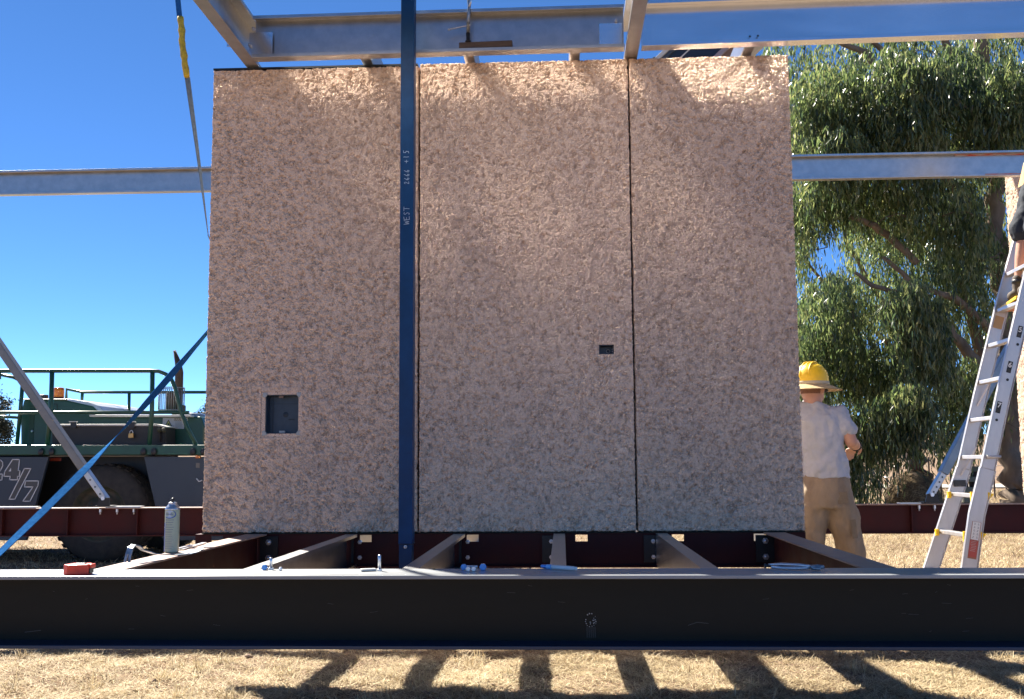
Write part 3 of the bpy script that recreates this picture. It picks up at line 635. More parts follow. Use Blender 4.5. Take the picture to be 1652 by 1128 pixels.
# ------------------------------------------------------------------ clamp and timber block on the roof channel
A, B_ = at(741, 68.5, Y=5.61), at(826.5, 52, Y=5.61)
o = MB().beam((A.x, 5.61, 3.4495+.0185), (B_.x, 5.605, 3.4495+.022), .035, .036).build('timber_block', M['timber'], None, .002)
tag(o, 'short weathered timber block lying in the roof channel', 'timber block')
t = thing('clamp', 'steel screw clamp with a sliding handle standing on the timber block', 'clamp', (at(756, 50, Y=5.60).x, 5.60, 3.49))
c = at(755, 50, Y=5.60)
MB().lathe((c.x, 5.60, 3.488), [(0,0),(.016,0),(.016,.008),(.011,.012),(.010,.03),(.012,.05),(.009,.056),(.009,.07),(0,.07)], 14).build('spindle', M['black'], t)
k = [(c.x+.002, 5.585, 3.54), (c.x+.006, 5.56, 3.60), (c.x+.012, 5.55, 3.68), (c.x+.010, 5.55, 3.73), (c.x+.004, 5.55, 3.84), (c.x-.006, 5.55, 4.15)]
MB().tube(k, [.010,.010,.009,.013,.012,.012], 8).build('hanging_rod', M['pry'], t)
MB().tube([(c.x+.012, 5.545, 3.67), (c.x+.022, 5.54, 3.70), (c.x+.022, 5.54, 3.74), (c.x+.008, 5.54, 3.765), (c.x-.004, 5.54, 3.73)], .006, 7).build('hook', M['bolt'], t)
a = at(724, 47.5, Y=5.57); b = at(757, 40.5, Y=5.57)
h_ = MB().tube([a, b], .0045, 8); h_.ball(a, .008, 6); h_.ball(b, .008, 6); h_.build('handle', M['bolt'], t)
# ------------------------------------------------------------------ small things lying on the near beam and the red joist
TOP = .7605
def flat(px, py, z=TOP): return at(px, py, Z=z)
# red orange tape measure like case
A, B_ = flat(99, 928), flat(143, 927)
o = thing('tape_case', 'red orange plastic case lying on the near beam at left', 'tape measure', (A.x+.06, A.y+.05, TOP))
L_ = (B_.x-A.x); ys = A.y
MB().prism([(A.x, ys+.012), (A.x+.02, ys), (A.x+L_*.6, ys-.002), (A.x+L_, ys+.012), (A.x+L_, ys+.05), (A.x+L_*.85, ys+.075), (A.x+.01, ys+.075)], TOP, TOP+.036, 'Z').build('case', M['orangeplastic'], o, .004)
MB().box(A.x+L_+.0005, A.x+L_+.009, ys+.02, ys+.055, TOP+.022, TOP+.036).build('mouth_lip', M['orangeplastic'], o, .002)
MB().box(A.x+L_+.0003, A.x+L_+.004, ys+.02, ys+.05, TOP+.004, TOP+.021).build('mouth', M['dark'], o)
MB().prism([(A.x+.035, ys+.03), (A.x+.07, ys+.028), (A.x+.07, ys+.045), (A.x+.035, ys+.048)], TOP+.0362, TOP+.039, 'Z').build('lock_button', M['dark'], o, .001)
q = MB()
for k in range(3): q.box(A.x+.007+k*.006, A.x+.009+k*.006, ys+.0045, ys+.0055, TOP+.013, TOP+.0145)
# pry bar : flat steel bar with a curled claw
t = thing('pry_bar', 'flat steel pry bar with curled claw resting on the red joist', 'pry bar', (flat(205, 910).x, 4.15, TOP))
pth = [(flat(205, 909).x, flat(205, 909).y, TOP+.004)]
c0 = Vector(pth[0]); 
prof = [c0, c0+Vector((.002,.006,.03)), c0+Vector((.006,.014,.055)), c0+Vector((.014,.028,.066)), c0+Vector((.024,.045,.060)), c0+Vector((.034,.065,.043)), c0+Vector((.06,.13,.022)), c0+Vector((.10,.24,.007)), c0+Vector((.13,.33,.004)), c0+Vector((.142,.37,.008)), c0+Vector((.152,.41,.020))]
wd = [.030,.030,.028,.027,.024,.020,.019,.019,.020,.026,.032]
def strip(prof, wd, th, ax):
    vs = []; ax = Vector(ax).normalized()
    for i, p in enumerate(prof):
        tn = (prof[min(i+1, len(prof)-1)]-prof[max(i-1, 0)]).normalized(); s = (ax - tn*ax.dot(tn)).normalized(); n = s.cross(tn)
        for a, b in ((1,1),(-1,1),(-1,-1),(1,-1)): vs.append(p + s*a*wd[i]/2 + n*b*th/2)
    m = len(prof); fs = [(i*4+k, (i+1)*4+k, (i+1)*4+(k+1) % 4, i*4+(k+1) % 4) for i in range(m-1) for k in range(4)] + [(0,1,2,3), tuple(m*4-1-k for k in range(4))]
    return MB().add(vs, fs)
st = strip(prof[1:], wd[1:], .004, (1, -.3, 0)); st.build('bar', M['pry'], t)
for s in (-1, 1):
    c = prof[1]; a = prof[0]; e = Vector((1, -.3, 0)).normalized()
    MB().beam(a + e*s*.0105, c + e*s*.008 + Vector((0,0,.001)), .010, .004, up=(0,-1,0)).build('claw', M['pry'], t)
# steel rule / hinge lying behind the can
t = thing('steel_strap', 'thin pale steel strap lying on the red joist beyond the spray can', 'steel strap', (-1.72, 4.8, TOP))
a, b = flat(292, 888), flat(330, 877); MB().beam(a + Vector((0,0,.004)), b + Vector((0,0,.004)), .022, .004).build('strap', M['bolt'], t)
MB().beam(a + Vector((-.01,-.02,.009)), a.lerp(b, .45) + Vector((0,0,.01)), .012, .004).build('clip', M['bolt'], t)
# spray can
c = flat(276.5, 891); t = thing('spray_can', 'pale green and blue labelled foam can standing on the red joist', 'spray can', c)
r = .0315; H_ = .190
MB().lathe(c, [(0,0),(r-.003,0),(r,.003),(r,.006),(r,H_)], 32).build('body', M['can'], t)
MB().lathe(c, [(r+.0006,H_-.003),(r+.0015,H_),(r+.0006,H_+.003),(r-.004,H_+.010),(r*.62,H_+.020),(r*.55,H_+.022),(r*.62,H_+.024),(r*.62,H_+.028),(r*.40,H_+.030),(0,H_+.030)], 32).build('shoulder', M['bolt'], t)
MB().lathe(c, [(.0045,H_+.03),(.0045,H_+.037),(.0075,H_+.040),(.0075,H_+.046),(.003,H_+.049),(0,H_+.049)], 14).build('valve', M['dark'], t)
def wrap(mb, c, rr, a0, a1, z0, z1, n=6):
    vs = []
    for k in range(n+1):
        a = R(a0 + (a1-a0)*k/n); vs += [c + Vector((math.sin(a)*rr, -math.cos(a)*rr, z0)), c + Vector((math.sin(a)*rr, -math.cos(a)*rr, z1))]
    return mb.add(vs, [(2*k, 2*k+2, 2*k+3, 2*k+1) for k in range(n)], True)
q = MB(); wrap(q, c, r+.0005, -89, -46, .004, .130); q.build('label_band', M['canblue'], t)
q = MB(); wrap(q, c, r+.0007, -46, -40, .004, .13, 3); wrap(q, c, r+.0009, -76, -52, .108, .112, 3); q.build('label_edge', M['canlight'], t)
q = MB()   # oval badge
n0 = 24; ca, cz, ra, rz = -2, .168, 47, .017
vs = [c + Vector((math.sin(R(ca))*(r+.0006), -math.cos(R(ca))*(r+.0006), cz))]
for k in range(n0):
    a = R(ca + ra*math.cos(2*math.pi*k/n0)); vs.append(c + Vector((math.sin(a)*(r+.0006), -math.cos(a)*(r+.0006), cz + rz*math.sin(2*math.pi*k/n0))))
q.add(vs, [(0, k+1, (k+1) % n0+1) for k in range(n0)], True); q.build('badge', M['canlight'], t)
q = MB()
for k in range(14):
    f = -2.4 + k*.235; a = R(ca + ra*math.cos(f)); b = R(ca + ra*math.cos(f+.235)); wv = .0006+.0012*math.sin(math.pi*k/13)
    A = c + Vector((math.sin(a)*(r+.0011), -math.cos(a)*(r+.0011), cz + rz*math.sin(f))); B_ = c + Vector((math.sin(b)*(r+.0011), -math.cos(b)*(r+.0011), cz + rz*math.sin(f+.235)))
    q.beam(A, B_, .0006, .0022+wv, up=(B_-A).cross(Vector((0,1,0))))
q.build('badge_swoosh', M['canblue'], t)
q = MB()
for k in range(7):   # illegible brand word as small strokes
    a = -34+k*9; wrap(q, c, r+.0010, a, a+3, cz-.004+(.001 if k % 2 else 0), cz+.003+(.004 if k in (0,5) else 0), 1); wrap(q, c, r+.0010, a+3, a+6, cz-.0005, cz+.0012, 1)
q.build('brand_word', M['canblue'], t)
q = MB(); q2 = MB()
for k in range(6):
    z = .143-.0105*k; wrap(q, c, r+.0008, -36, -27, z-.002, z+.002, 1); wrap(q2, c, r+.0008, -22, 34-6*(k % 3), z-.0014, z+.0012, 4)
for k in range(9): z = .078-.0075*k; wrap(q2, c, r+.0008, -38, 20+5*(k % 4), z, z+.0016, 4)
q.build('bullet_marks', M['canblue'], t); q2.build('label_lines', M['signgrey'], t)
# bolts and nuts
def vbolt(px, py, label, m1, h=.045, hr=.0, lean=0):
    c = flat(px, py); t = thing('loose_bolt', label, 'bolt', c, 'loose bolts on the near beam')
    hexbolt(MB(), c, .0105, .007).build('head', m1, t, .0008)
    MB().lathe(c, [(0,.007),(.0055,.007),(.0055,h),(.0045,h+.001),(0,h+.001)], 14).build('shank', M['bolt'], t)
vbolt(437, 919, 'loose bolt standing on its head between a blue nut and a small round nut', M['bolt'], .042)
vbolt(612, 921, 'longest loose bolt standing on its head beside a flat plate', M['bolt'], .056)
def lay_nut(px, py, r_, m1, name, label, ax='Y', L_=.012, tail=None):
    c = flat(px, py); cc = c + Vector((0, 0, r_*.87)); t = thing(name, label, 'nut' if name == 'loose_nut' else 'bolt', c, 'loose fixings on the near beam')
    mb = MB(); n0 = len(mb.v); mb.lathe(cc, [(0,0),(r_,0),(r_,L_),(0,L_)], 6, 'Y', False)
    mb.build('hex', m1, t, .0012)
    if tail: MB().lathe(cc, [(0,L_),(.0055,L_),(.0055,L_+tail),(0,L_+tail)], 12, 'Y').build('shank', M['bolt'], t)
    MB().lathe(cc, [(0,-.0006),(r_*.5,-.0006)], 12, 'Y').build('face', M['bolt'] if m1 is M['bolt'] else m1, t)
lay_nut(426, 920, .011, M['nutblue'], 'loose_bolt', 'blue headed bolt lying at the left of the standing bolt', tail=.03)
lay_nut(452, 921, .0075, M['bolt'], 'loose_nut', 'small round grey nut right of the leftmost standing bolt')
lay_nut(748, 920, .012, M['nutblue'], 'loose_bolt', 'blue bolt head at the left end of the cluster of fixings', tail=.035)
lay_nut(755, 922, .0095, M['bolt'], 'loose_nut', 'left one of two pale nuts in the cluster of fixings')
lay_nut(764, 922, .0095, M['bolt'], 'loose_nut', 'right one of two pale nuts in the cluster of fixings')
lay_nut(779, 920.5, .0135, M['nutblue'], 'loose_bolt', 'bright blue bolt head at the right end of the cluster of fixings', tail=.035)
c = flat(757, 917); tag(MB().lathe(c+Vector((0,0,.006)), [(0,-.012),(.005,-.012),(.005,.03),(0,.03)], 12, 'X').build('loose_bolt', M['bolt'], None), 'grey threaded shank lying behind the cluster of fixings', 'bolt')
a, b = flat(582, 922), flat(606, 921); o = MB().beam(a+Vector((0,0,.005)), b+Vector((0,0,.005)), .028, .008).build('packing_plate', M['boomwhite'], None, .002); tag(o, 'small flat pale packing plate on the near beam', 'plate')
a = flat(700, 919); tag(MB().lathe(a, [(0,.001),(.006,.001),(.006,.003),(0,.003)], 12).build('loose_washer', M['charcoal']), 'tiny dark washer lying right of the navy post', 'washer')
# marker pen
t = thing('marker_pen', 'white paint marker with a blue cap lying on the near beam', 'marker pen', flat(900, 918))
a, b = flat(874, 917.5), flat(930, 921.5); a.z = b.z = TOP+.0085; d_ = (b-a)
MB().tube([a, a+d_*.14, a+d_*.15], [.0072, .0078, .0078], 14).build('cap', M['nutblue'], t)
MB().tube([a+d_*.152, a+d_*.30], [.0085, .0085], 14).build('cap_sleeve', mat('pale_blue_plastic', (.22,.48,.80), .35), t)
MB().tube([a+d_*.302, a+d_*.92, a+d_*.93, b], [.0078,.0078,.0068,.0062], 14).build('barrel', M['white'], t)
q = MB()
for k in range(6): q.beam(a+d_*(.45+.06*k)+Vector((0,-.0079,-.001)), a+d_*(.48+.06*k)+Vector((0,-.0079,-.001)), .0006, .003)
q.build('print', M['signgrey'], t)
# locking pliers
t = thing('pliers', 'chrome locking pliers lying on the near beam at right', 'pliers', flat(1280, 919))
a, b = flat(1240, 918.5), flat(1309, 920.5); a.z = b.z = TOP+.012; d_ = b-a; n_ = Vector((0,0,1))
MB().tube([a+n_*.004, a+d_*.3+n_*.007, a+d_*.7+n_*.006, b+n_*.002], [.004,.0055,.0055,.005], 8).build('upper_handle', M['bolt'], t)
MB().tube([a+d_*.05-n_*.002+Vector((0,-.012,0)), a+d_*.3-n_*.005+Vector((0,-.016,0)), a+d_*.7-n_*.004+Vector((0,-.014,0)), b-n_*.002], [.005,.0055,.0055,.005], 8).build('lower_handle', M['bolt'], t)
MB().tube([b-n_*.001, b+d_*.15, b+d_*.3+n_*.002], [.009,.0095,.0055], 8).build('jaw', M['pry'], t)
MB().tube([b+d_*.02-n_*.004+Vector((0,-.01,0)), b+d_*.2-n_*.004+Vector((0,-.01,0))], [.006,.007], 8).build('jaw', M['pry'], t)
MB().lathe(a-d_*.02, [(0,-.012),(.008,-.012),(.009,-.008),(.005,-.005),(.005,.004),(0,.004)], 14, 'X').build('adjusting_screw', M['dark'], t)
# ------------------------------------------------------------------ ladder
t = thing('ladder', 'aluminium multi purpose ladder with numbered stickers leaning at right', 'ladder', (2.85, 8.1, 0))
LP = [Vector(p) for p in ((2.73,8.35,0),(2.851,8.35,.317),(3.003,8.35,.72),(3.134,8.35,1.075),(3.289,8.35,1.635),(3.519,8.35,2.42),(3.664,8.35,2.86),(3.90,8.35,3.60))]
RP = [Vector(p) for p in ((2.85,7.85,0),(2.95,7.85,.366),(3.022,7.85,.745),(3.118,7.85,1.075),(3.257,7.85,1.604),(3.482,7.85,2.40),(3.62,7.85,2.86),(3.85,7.85,3.60))]
def rail(P, wdt, th, name, part):
    mb = MB(); vs = []
    for i, p in enumerate(P):
        tn = (P[min(i+1, len(P)-1)]-P[max(i-1, 0)]).normalized(); s = tn.cross(Vector((0,1,0))).normalized()
        for a, b in ((1,1),(-1,1),(-1,-1),(1,-1)): vs.append(p + s*a*wdt/2 + Vector((0, b*th/2, 0)))
    m = len(P); fs = [(i*4+k, i*4+(k+1) % 4, (i+1)*4+(k+1) % 4, (i+1)*4+k) for i in range(m-1) for k in range(4)] + [(3,2,1,0), tuple(m*4-4+k for k in range(4))]
    return mb.add(vs, fs).build(name, M['alu'], part, .003)
def lipped(P, wdt, part, k0, k1):
    """web sheet with raised flanges along both edges"""
    rail(P[k0:k1], wdt-.006, .012, 'rail_web', part)
    for s in (-1, 1):
        E_ = []
        for i in range(k0, k1):
            tn = (P[min(i+1, len(P)-1)]-P[max(i-1, 0)]).normalized(); u = tn.cross(Vector((0,1,0))).normalized(); E_.append(P[i] + u*s*(wdt/2+.001))
        rail(E_, .005, .034, 'rail_flange', part)
lipped(LP, .098, t, 3, 8); lipped(RP, .098, t, 3, 8)
lipped([p + Vector((0,.0,0)) for p in LP], .108, t, 0, 4); lipped(RP, .110, t, 0, 4)
def on(P, z):
    for a, b in zip(P, P[1:]):
        if a.z <= z <= b.z: return a.lerp(b, (z-a.z)/(b.z-a.z))
    return P[-1]
def facing(mb, c, tn, w_, h_, y, lean=True):
    s = tn.cross(Vector((0,1,0))).normalized(); u = tn.normalized(); q = Vector((c.x, y, c.z))
    return mb.add([q - s*w_/2 - u*h_/2, q + s*w_/2 - u*h_/2, q + s*w_/2 + u*h_/2, q - s*w_/2 + u*h_/2], [(0,1,2,3)] if s.x > 0 else [(3,2,1,0)])
def text_mesh(body, size, name, m, parent, origin, xd, zd, shear=0, ext=.0004):
    cu = bpy.data.curves.new(name, 'FONT'); cu.body = body; cu.size = size; cu.extrude = ext; cu.shear = shear; cu.align_x = 'CENTER'; cu.align_y = 'CENTER'; cu.offset = size*.02
    tmp = bpy.data.objects.new(name, cu); COL.objects.link(tmp); me = bpy.data.meshes.new_from_object(tmp); bpy.data.objects.remove(tmp)
    me.materials.clear(); me.materials.append(m); xd = Vector(xd).normalized(); zd = Vector(zd).normalized()
    mw = Matrix((xd, zd, xd.cross(zd))).transposed().to_4x4(); mw.translation = Vector(origin) - ORG[parent.name]
    me.transform(mw); o = bpy.data.objects.new(name, me); COL.objects.link(o); o.parent = parent; return o
RZ = [2.600, 2.311, 2.033, 1.745, 1.450, 1.162, .877, .590, .30]
for i, z in enumerate(RZ):
    a, b = on(LP, z), on(RP, z); a = a + Vector((-.004, -.0075, 0)); b = b + Vector((-.004, .0075, 0))
    low = z < 1.2
    mb = MB().beam(a + Vector((-.01,0,0)), b + Vector((-.01,0,0)), .055, .030)
    mb.build('rung', M['alu'], t, .004)
    if z in (1.162,): MB().tube([b + Vector((-.03,-.03,0)), b + Vector((.02,-.035,0)), b + Vector((.07,-.034,.002))], [.016,.013,.011], 10).build('lock_handle', M['alu'], t)
    if z in (.877, .590):
        MB().box(b.x-.055, b.x-.03, 7.885, 7.905, z-.045, z+.03).build('locking_tab', M['ply'], t, .003)
        MB().prism([(b.x+.052, z+.03), (b.x+.095, z+.012), (b.x+.052, z-.03)], 7.84, 7.86).build('locking_tab', M['ply'], t, .002)
        MB().box(a.x-.07, a.x-.045, 8.30, 8.33, z-.03, z+.02).build('locking_tab', M['ply'], t, .003)
a = on(LP, .96); MB().box(a.x-.045, a.x+.045, 8.325, 8.334, .935, .985).build('hinge_plate', M['dark'], t, .002)
for z in (1.56, 1.02):
    a, b = on(LP, z), on(LP, z+.22); MB().beam(a + Vector((-.01,-.02,0)), b + Vector((.03,-.08,0)), .004, .012).build('stay', M['alu'], t)
for num, (px, py) in (('5', (1646.5, 535)), ('6', (1630, 592)), ('7', (1612.5, 657))):
    c = at(px, py, Y=7.83); tn = on(RP, c.z+.1) - on(RP, c.z-.1); tn.normalize(); s = -tn.cross(Vector((0,1,0))); s = s if s.x > 0 else -s
    facing(MB(), c, tn, .034, .088, 7.8425).build('number_sticker', M['black'], t)
    text_mesh(num, .052, 'number', M['white'], t, Vector((c.x, 7.8415, c.z)) + tn*.014, s, tn)
    q = MB(); cc = Vector((c.x, 0, c.z)) - tn*.022; facing(q, cc, tn, .022, .005, 7.8415); facing(q, cc - tn*.010, tn, .022, .004, 7.8415); q.build('small_print', M['hub'], t)
    cc = at(px-3.5, py+20.5, Y=7.83); MB().lathe((cc.x, 7.8415, cc.z), [(0,0),(.0105,0)], 14, 'Y').build('rivet_hole', M['black'], t)
c = at(1577, 861, Y=7.83); tn = (on(RP, c.z+.08) - on(RP, c.z-.08)).normalized()
c2 = c.copy(); facing(MB(), at(1573, 872, Y=7.83), tn, .064, .270, 7.8425).build('warning_label', mat('label_brown', (.32,.12,.06), .5), t)
facing(MB(), at(1575, 857.5, Y=7.83), tn, .056, .135, 7.8418).build('pictogram_panel', M['white'], t)
facing(MB(), at(1571, 885, Y=7.83), tn, .056, .125, 7.8418).build('red_panel', mat('label_red', (.42,.07,.05), .5), t)
q = MB(); q2 = MB(); s = -tn.cross(Vector((0,1,0))); s = s if s.x > 0 else -s
c = at(1575, 857.5, Y=7.83)
for i in range(2):
    for j in range(5): facing(q, c + s*(.026*i-.013) + tn*(.024*j-.048) + s*random.uniform(-.003,.003), tn, .013, .003, 7.8412); facing(q, c + s*(.026*i-.013) + tn*(.024*j-.042), tn, .003, .015, 7.8414); facing(q, c + s*(.026*i-.010) + tn*(.024*j-.040), tn, .008, .003, 7.8410)
q.build('pictogram', M['signgrey'], t)
c = at(1571, 885, Y=7.83)
for j in range(7): facing(q2, c + tn*(.050-.0115*j) + s*random.uniform(-.006,.003), tn, .036, .0028, 7.8412)
q2.build('warning_text', M['tab'], t)
c = on(LP, 2.22); facing(MB(), c + Vector((0,0,0)), (on(LP,2.3)-on(LP,2.1)), .07, .10, 8.3405).build('brown_label', mat('tan_label', (.38,.25,.12), .5), t)
facing(MB(), on(LP, 2.33), (on(LP,2.3)-on(LP,2.1)), .07, .035, 8.3405).build('small_plate', M['bolt'], t)
for P in (LP, RP): MB().box(P[0].x-.05, P[0].x+.06, P[0].y-.03, P[0].y+.03, 0, .03).build('foot', M['dark'], t, .004)
a, b = on(LP, 2.33), on(RP, 2.33)
t2 = thing('ladder_platform', 'yellow and orange clip on step platform near the top of the ladder', 'platform', (a.x, 8.1, 2.33))
MB().add([(a.x-.03, 8.33, 2.315), (a.x+.21, 8.33, 2.315), (b.x+.21, 7.87, 2.335), (b.x-.06, 7.87, 2.335), (a.x-.03, 8.33, 2.335), (a.x+.21, 8.33, 2.335), (b.x+.21, 7.87, 2.360), (b.x-.06, 7.87, 2.360)],
         [(0,3,2,1),(4,5,6,7),(0,1,5,4),(1,2,6,5),(2,3,7,6),(3,0,4,7)]).build('tread', M['ply'], t2, .003)
MB().prism([(a.x-.01, 2.300), (a.x+.20, 2.300), (a.x+.20, 2.313), (a.x-.01, 2.313)], 7.9, 8.3).build('under_frame', M['orange'], t2, .002)
# ------------------------------------------------------------------ people
def limb(mb, pts, rs, n=12):
    pts = [Vector(p) for p in pts]; mb.tube(pts, list(rs), n)
    for p, r_ in zip(pts, rs): mb.ball(p, r_*.99, 8)
def rings(mb, R_, n=20):
    """stack of ellipses (centre, rx, ry, yaw) joined and capped"""
    vs = []
    for c, rx, ry, yaw in R_:
        for k in range(n):
            a = 2*math.pi*k/n; x, y = rx*math.cos(a), ry*math.sin(a); vs.append(Vector(c) + Vector((x*math.cos(yaw)-y*math.sin(yaw), x*math.sin(yaw)+y*math.cos(yaw), 0)))
    m = len(R_); fs = [(i*n+k, i*n+(k+1) % n, (i+1)*n+(k+1) % n, (i+1)*n+k) for i in range(m-1) for k in range(n)] + [tuple(range(n-1,-1,-1)), tuple(range(m*n-n, m*n))]
    if R_[0][0][2] > R_[-1][0][2]: fs = [f[::-1] for f in fs]
    mb.add(vs, fs, True)
def fleshy(mb, name, m, parent, vox, sm=6, disp=0, dsz=.12):
    o = mb.build(name, m, parent)
    r_ = o.modifiers.new('one_surface', 'REMESH'); r_.mode = 'VOXEL'; r_.voxel_size = vox; r_.use_smooth_shade = True
    s_ = o.modifiers.new('smooth', 'SMOOTH'); s_.factor = .5; s_.iterations = sm
    if disp:
        tx = bpy.data.textures.new(name+'_folds', 'CLOUDS'); tx.noise_scale = dsz; tx.noise_depth = 3
        d_ = o.modifiers.new('folds', 'DISPLACE'); d_.texture = tx; d_.strength = disp; d_.mid_level = .5; d_.texture_coords = 'LOCAL'
    return o
def hand(mb, wr, d, up, curl=.5):
    """palm and five separate fingers from wrist wr pointing along d; up = back of the hand"""
    d = Vector(d).normalized(); up = Vector(up); s = d.cross(up).normalized(); up = s.cross(d).normalized()
    for k in (-1, -.33, .33, 1): limb(mb, [wr, wr + d*.045 + s*k*.018, wr + d*.085 + s*k*.030], [.018, .013, .011])
    for k, L_ in ((-1, .062), (-.33, .078), (.33, .084), (1, .072)):
        b = wr + d*.088 + s*k*.030; e1 = b + (d*math.cos(curl) - up*math.sin(curl))*L_*.42; e2 = e1 + (d*math.cos(2*curl) - up*math.sin(2*curl))*L_*.34; e3 = e2 + (d*math.cos(2.8*curl) - up*math.sin(2.8*curl))*L_*.26
        limb(mb, [b, e1, e2, e3], [.0095, .0088, .008, .007], 8)
    b = wr + d*.02 + s*.024; limb(mb, [b, b + d*.028 + s*.026 - up*.01, b + d*.055 + s*.030 - up*.022, b + d*.075 + s*.022 - up*.03], [.013, .011, .0095, .008], 8)
# worker in khaki behind the right edge of the panels, back to the camera, head turned right
Wt = thing('person', 'worker seen from behind in yellow hard hat, grey t-shirt and khaki trousers', 'person', (1.70, 6.9, 0))
yb = 6.9
B_ = MB(); HY = R(-38)    # facing away (+Y) turned to the right
hc = Vector((1.648, 6.93, 1.625))
rings(B_, [((1.648, 6.92, 1.50), .062, .062, 0), ((1.648, 6.925, 1.56), .058, .060, 0)])
rings(B_, [(hc + Vector((.012,.012,-.105)), .045, .050, HY), (hc + Vector((.010,.012,-.075)), .066, .082, HY), (hc + Vector((.0,.004,-.02)), .075, .096, HY), (hc + Vector((0,0,.04)), .077, .098, HY), (hc + Vector((0,0,.085)), .06, .078, HY), (hc + Vector((0,0,.11)), .02, .03, HY)])
fd = Vector((math.sin(-HY), math.cos(HY), 0)); sd2 = Vector((math.cos(HY), math.sin(HY), 0))
B_.ball(hc + fd*.098 + Vector((0,0,-.022)), (.012,.012,.020), 6); B_.ball(hc + fd*.09 + Vector((0,0,-.062)), (.020,.014,.010), 6); B_.ball(hc + fd*.085 + Vector((0,0,-.095)), (.022,.02,.016), 6)
for s in (-1, 1): B_.ball(hc + sd2*s*.078 - fd*.006 + Vector((0,0,-.015)), (.012,.018,.030), 6)
rings(B_, [((1.70,6.90,.90), .13,.085,0), ((1.695,6.9,1.05), .11,.075,0), ((1.675,6.9,1.25), .12,.075,0), ((1.655,6.91,1.42), .14,.07,0), ((1.65,6.91,1.49), .08,.055,0)])
shR, elR, wrR = Vector((1.815,6.90,1.435)), Vector((1.868,6.85,1.262)), Vector((1.948,7.02,1.235))
shL, elL, wrL = Vector((1.490,6.92,1.435)), Vector((1.45,6.98,1.20)), Vector((1.62,7.19,1.22))
limb(B_, [shR, shR.lerp(elR,.5), elR, elR.lerp(wrR,.4), wrR], [.052,.046,.040,.040,.027]); limb(B_, [shL, shL.lerp(elL,.5), elL, elL.lerp(wrL,.4), wrL], [.052,.046,.040,.040,.027])
hipR, knR, anR = Vector((1.785,6.90,.92)), Vector((1.865,6.93,.50)), Vector((1.875,6.88,.10))
hipL, knL, anL = Vector((1.62,6.90,.92)), Vector((1.600,6.95,.50)), Vector((1.585,6.92,.10))
for h_, k_, a_ in ((hipR, knR, anR), (hipL, knL, anL)): limb(B_, [h_, h_.lerp(k_,.5), k_, k_.lerp(a_,.35), a_], [.085,.072,.052,.052,.035])
hand(B_, wrR, (wrR-elR) + Vector((-.12,.05,-.03)), (0,0,1), .45); hand(B_, wrL, Vector((.5,.8,0)), (0,0,1), .45)
fleshy(B_, 'body', M['skin'], Wt, .0075, 5)
Sh = MB()
rings(Sh, [((1.712,6.90,1.03), .158,.112,0), ((1.705,6.9,1.10), .150,.108,0), ((1.690,6.9,1.20), .150,.108,0), ((1.672,6.9,1.30), .163,.110,0), ((1.658,6.905,1.40), .178,.108,0), ((1.652,6.91,1.46), .160,.090,0), ((1.650,6.915,1.505), .085,.070,0), ((1.650,6.915,1.525), .068,.064,0)])
limb(Sh, [(1.72,6.91,1.44), shR, shR.lerp(elR,.50)], [.07,.068,.066], 16); limb(Sh, [(1.58,6.91,1.44), shL, shL.lerp(elL,.5)], [.07,.068,.066], 16)
fleshy(Sh, 't_shirt', M['shirt'], Wt, .009, 3, .050, .09)
Tr = MB()
rings(Tr, [((1.70,6.90,.84), .165,.115,0), ((1.702,6.90,.93), .172,.122,0), ((1.706,6.90,1.02), .152,.108,0), ((1.708,6.90,1.06), .148,.104,0)])
limb(Tr, [hipR + Vector((-.01,0,0)), hipR.lerp(knR,.35), knR + Vector((.0,0,.03)), knR.lerp(anR,.4), anR + Vector((0,0,-.02))], [.104,.101,.088,.082,.078], 16)
limb(Tr, [hipL + Vector((.01,0,0)), hipL.lerp(knL,.35), knL + Vector((0,0,.03)), knL.lerp(anL,.4), anL + Vector((0,0,-.02))], [.104,.099,.084,.080,.078], 16)
fleshy(Tr, 'trousers', M['khaki'], Wt, .011, 4, .032, .09)
q = MB()
def patch(mb, c, w_, h_, tilt, yv, rx):
    vs = []; n = 5
    for j in range(n+1):
        for i in range(n+1):
            u, v = (i/n-.5)*w_, (j/n-.5)*h_; x = c[0]+u*math.cos(tilt)-v*math.sin(tilt); z = c[1]+u*math.sin(tilt)+v*math.cos(tilt)
            vs.append((x, yv(x, z), z))
    mb.add(vs, [(j*(n+1)+i, j*(n+1)+i+1, (j+1)*(n+1)+i+1, (j+1)*(n+1)+i) for j in range(n) for i in range(n)], True)
patch(q, (1.765, .905), .105, .075, .12, lambda x, z: 6.9-.100*math.sqrt(max(.0, 1-((x-1.772)/.12)**2))-.012, 0)
q.build('pocket_patch', M['khakid'], Wt); q = MB()
patch(q, (1.852, .71), .038, .12, .10, lambda x, z: 6.915-.098*math.sqrt(max(.05, 1-((x-1.823)/.104)**2))-.010, 0)
q.build('pocket_patch', M['khakid'], Wt)
for a_ in (anR, anL):
    b = MB(); limb(b, [(a_.x, a_.y-.05, .045), (a_.x+.01, a_.y+.06, .045), (a_.x+.02, a_.y+.16, .035)], [.045,.046,.036]); limb(b, [(a_.x, a_.y, .05), (a_.x, a_.y, .15)], [.048,.048])
    fleshy(b, 'boot', M['boot'], Wt, .009, 3)
h_ = MB(); hh = hc + Vector((-.003, .0, .028))
h_.lathe(hh, [(.0,.135),(.035,.130),(.07,.113),(.098,.080),(.110,.040),(.114,.0),(.112,-.006),(.108,.0),(.105,.04),(.0,.12)], 28)
for k in (-1, 0, 1):
    h_.tube([hh + Vector((math.cos(HY)*k*.028, math.sin(HY)*k*.028, 0)) + fd*(.108*math.cos(a)) + Vector((0,0,.004+.134*math.sin(a))) for a in [math.pi*j/12 for j in range(1,12)]], .006, 6)
o = h_.build('hard_hat', M['hat'], Wt)
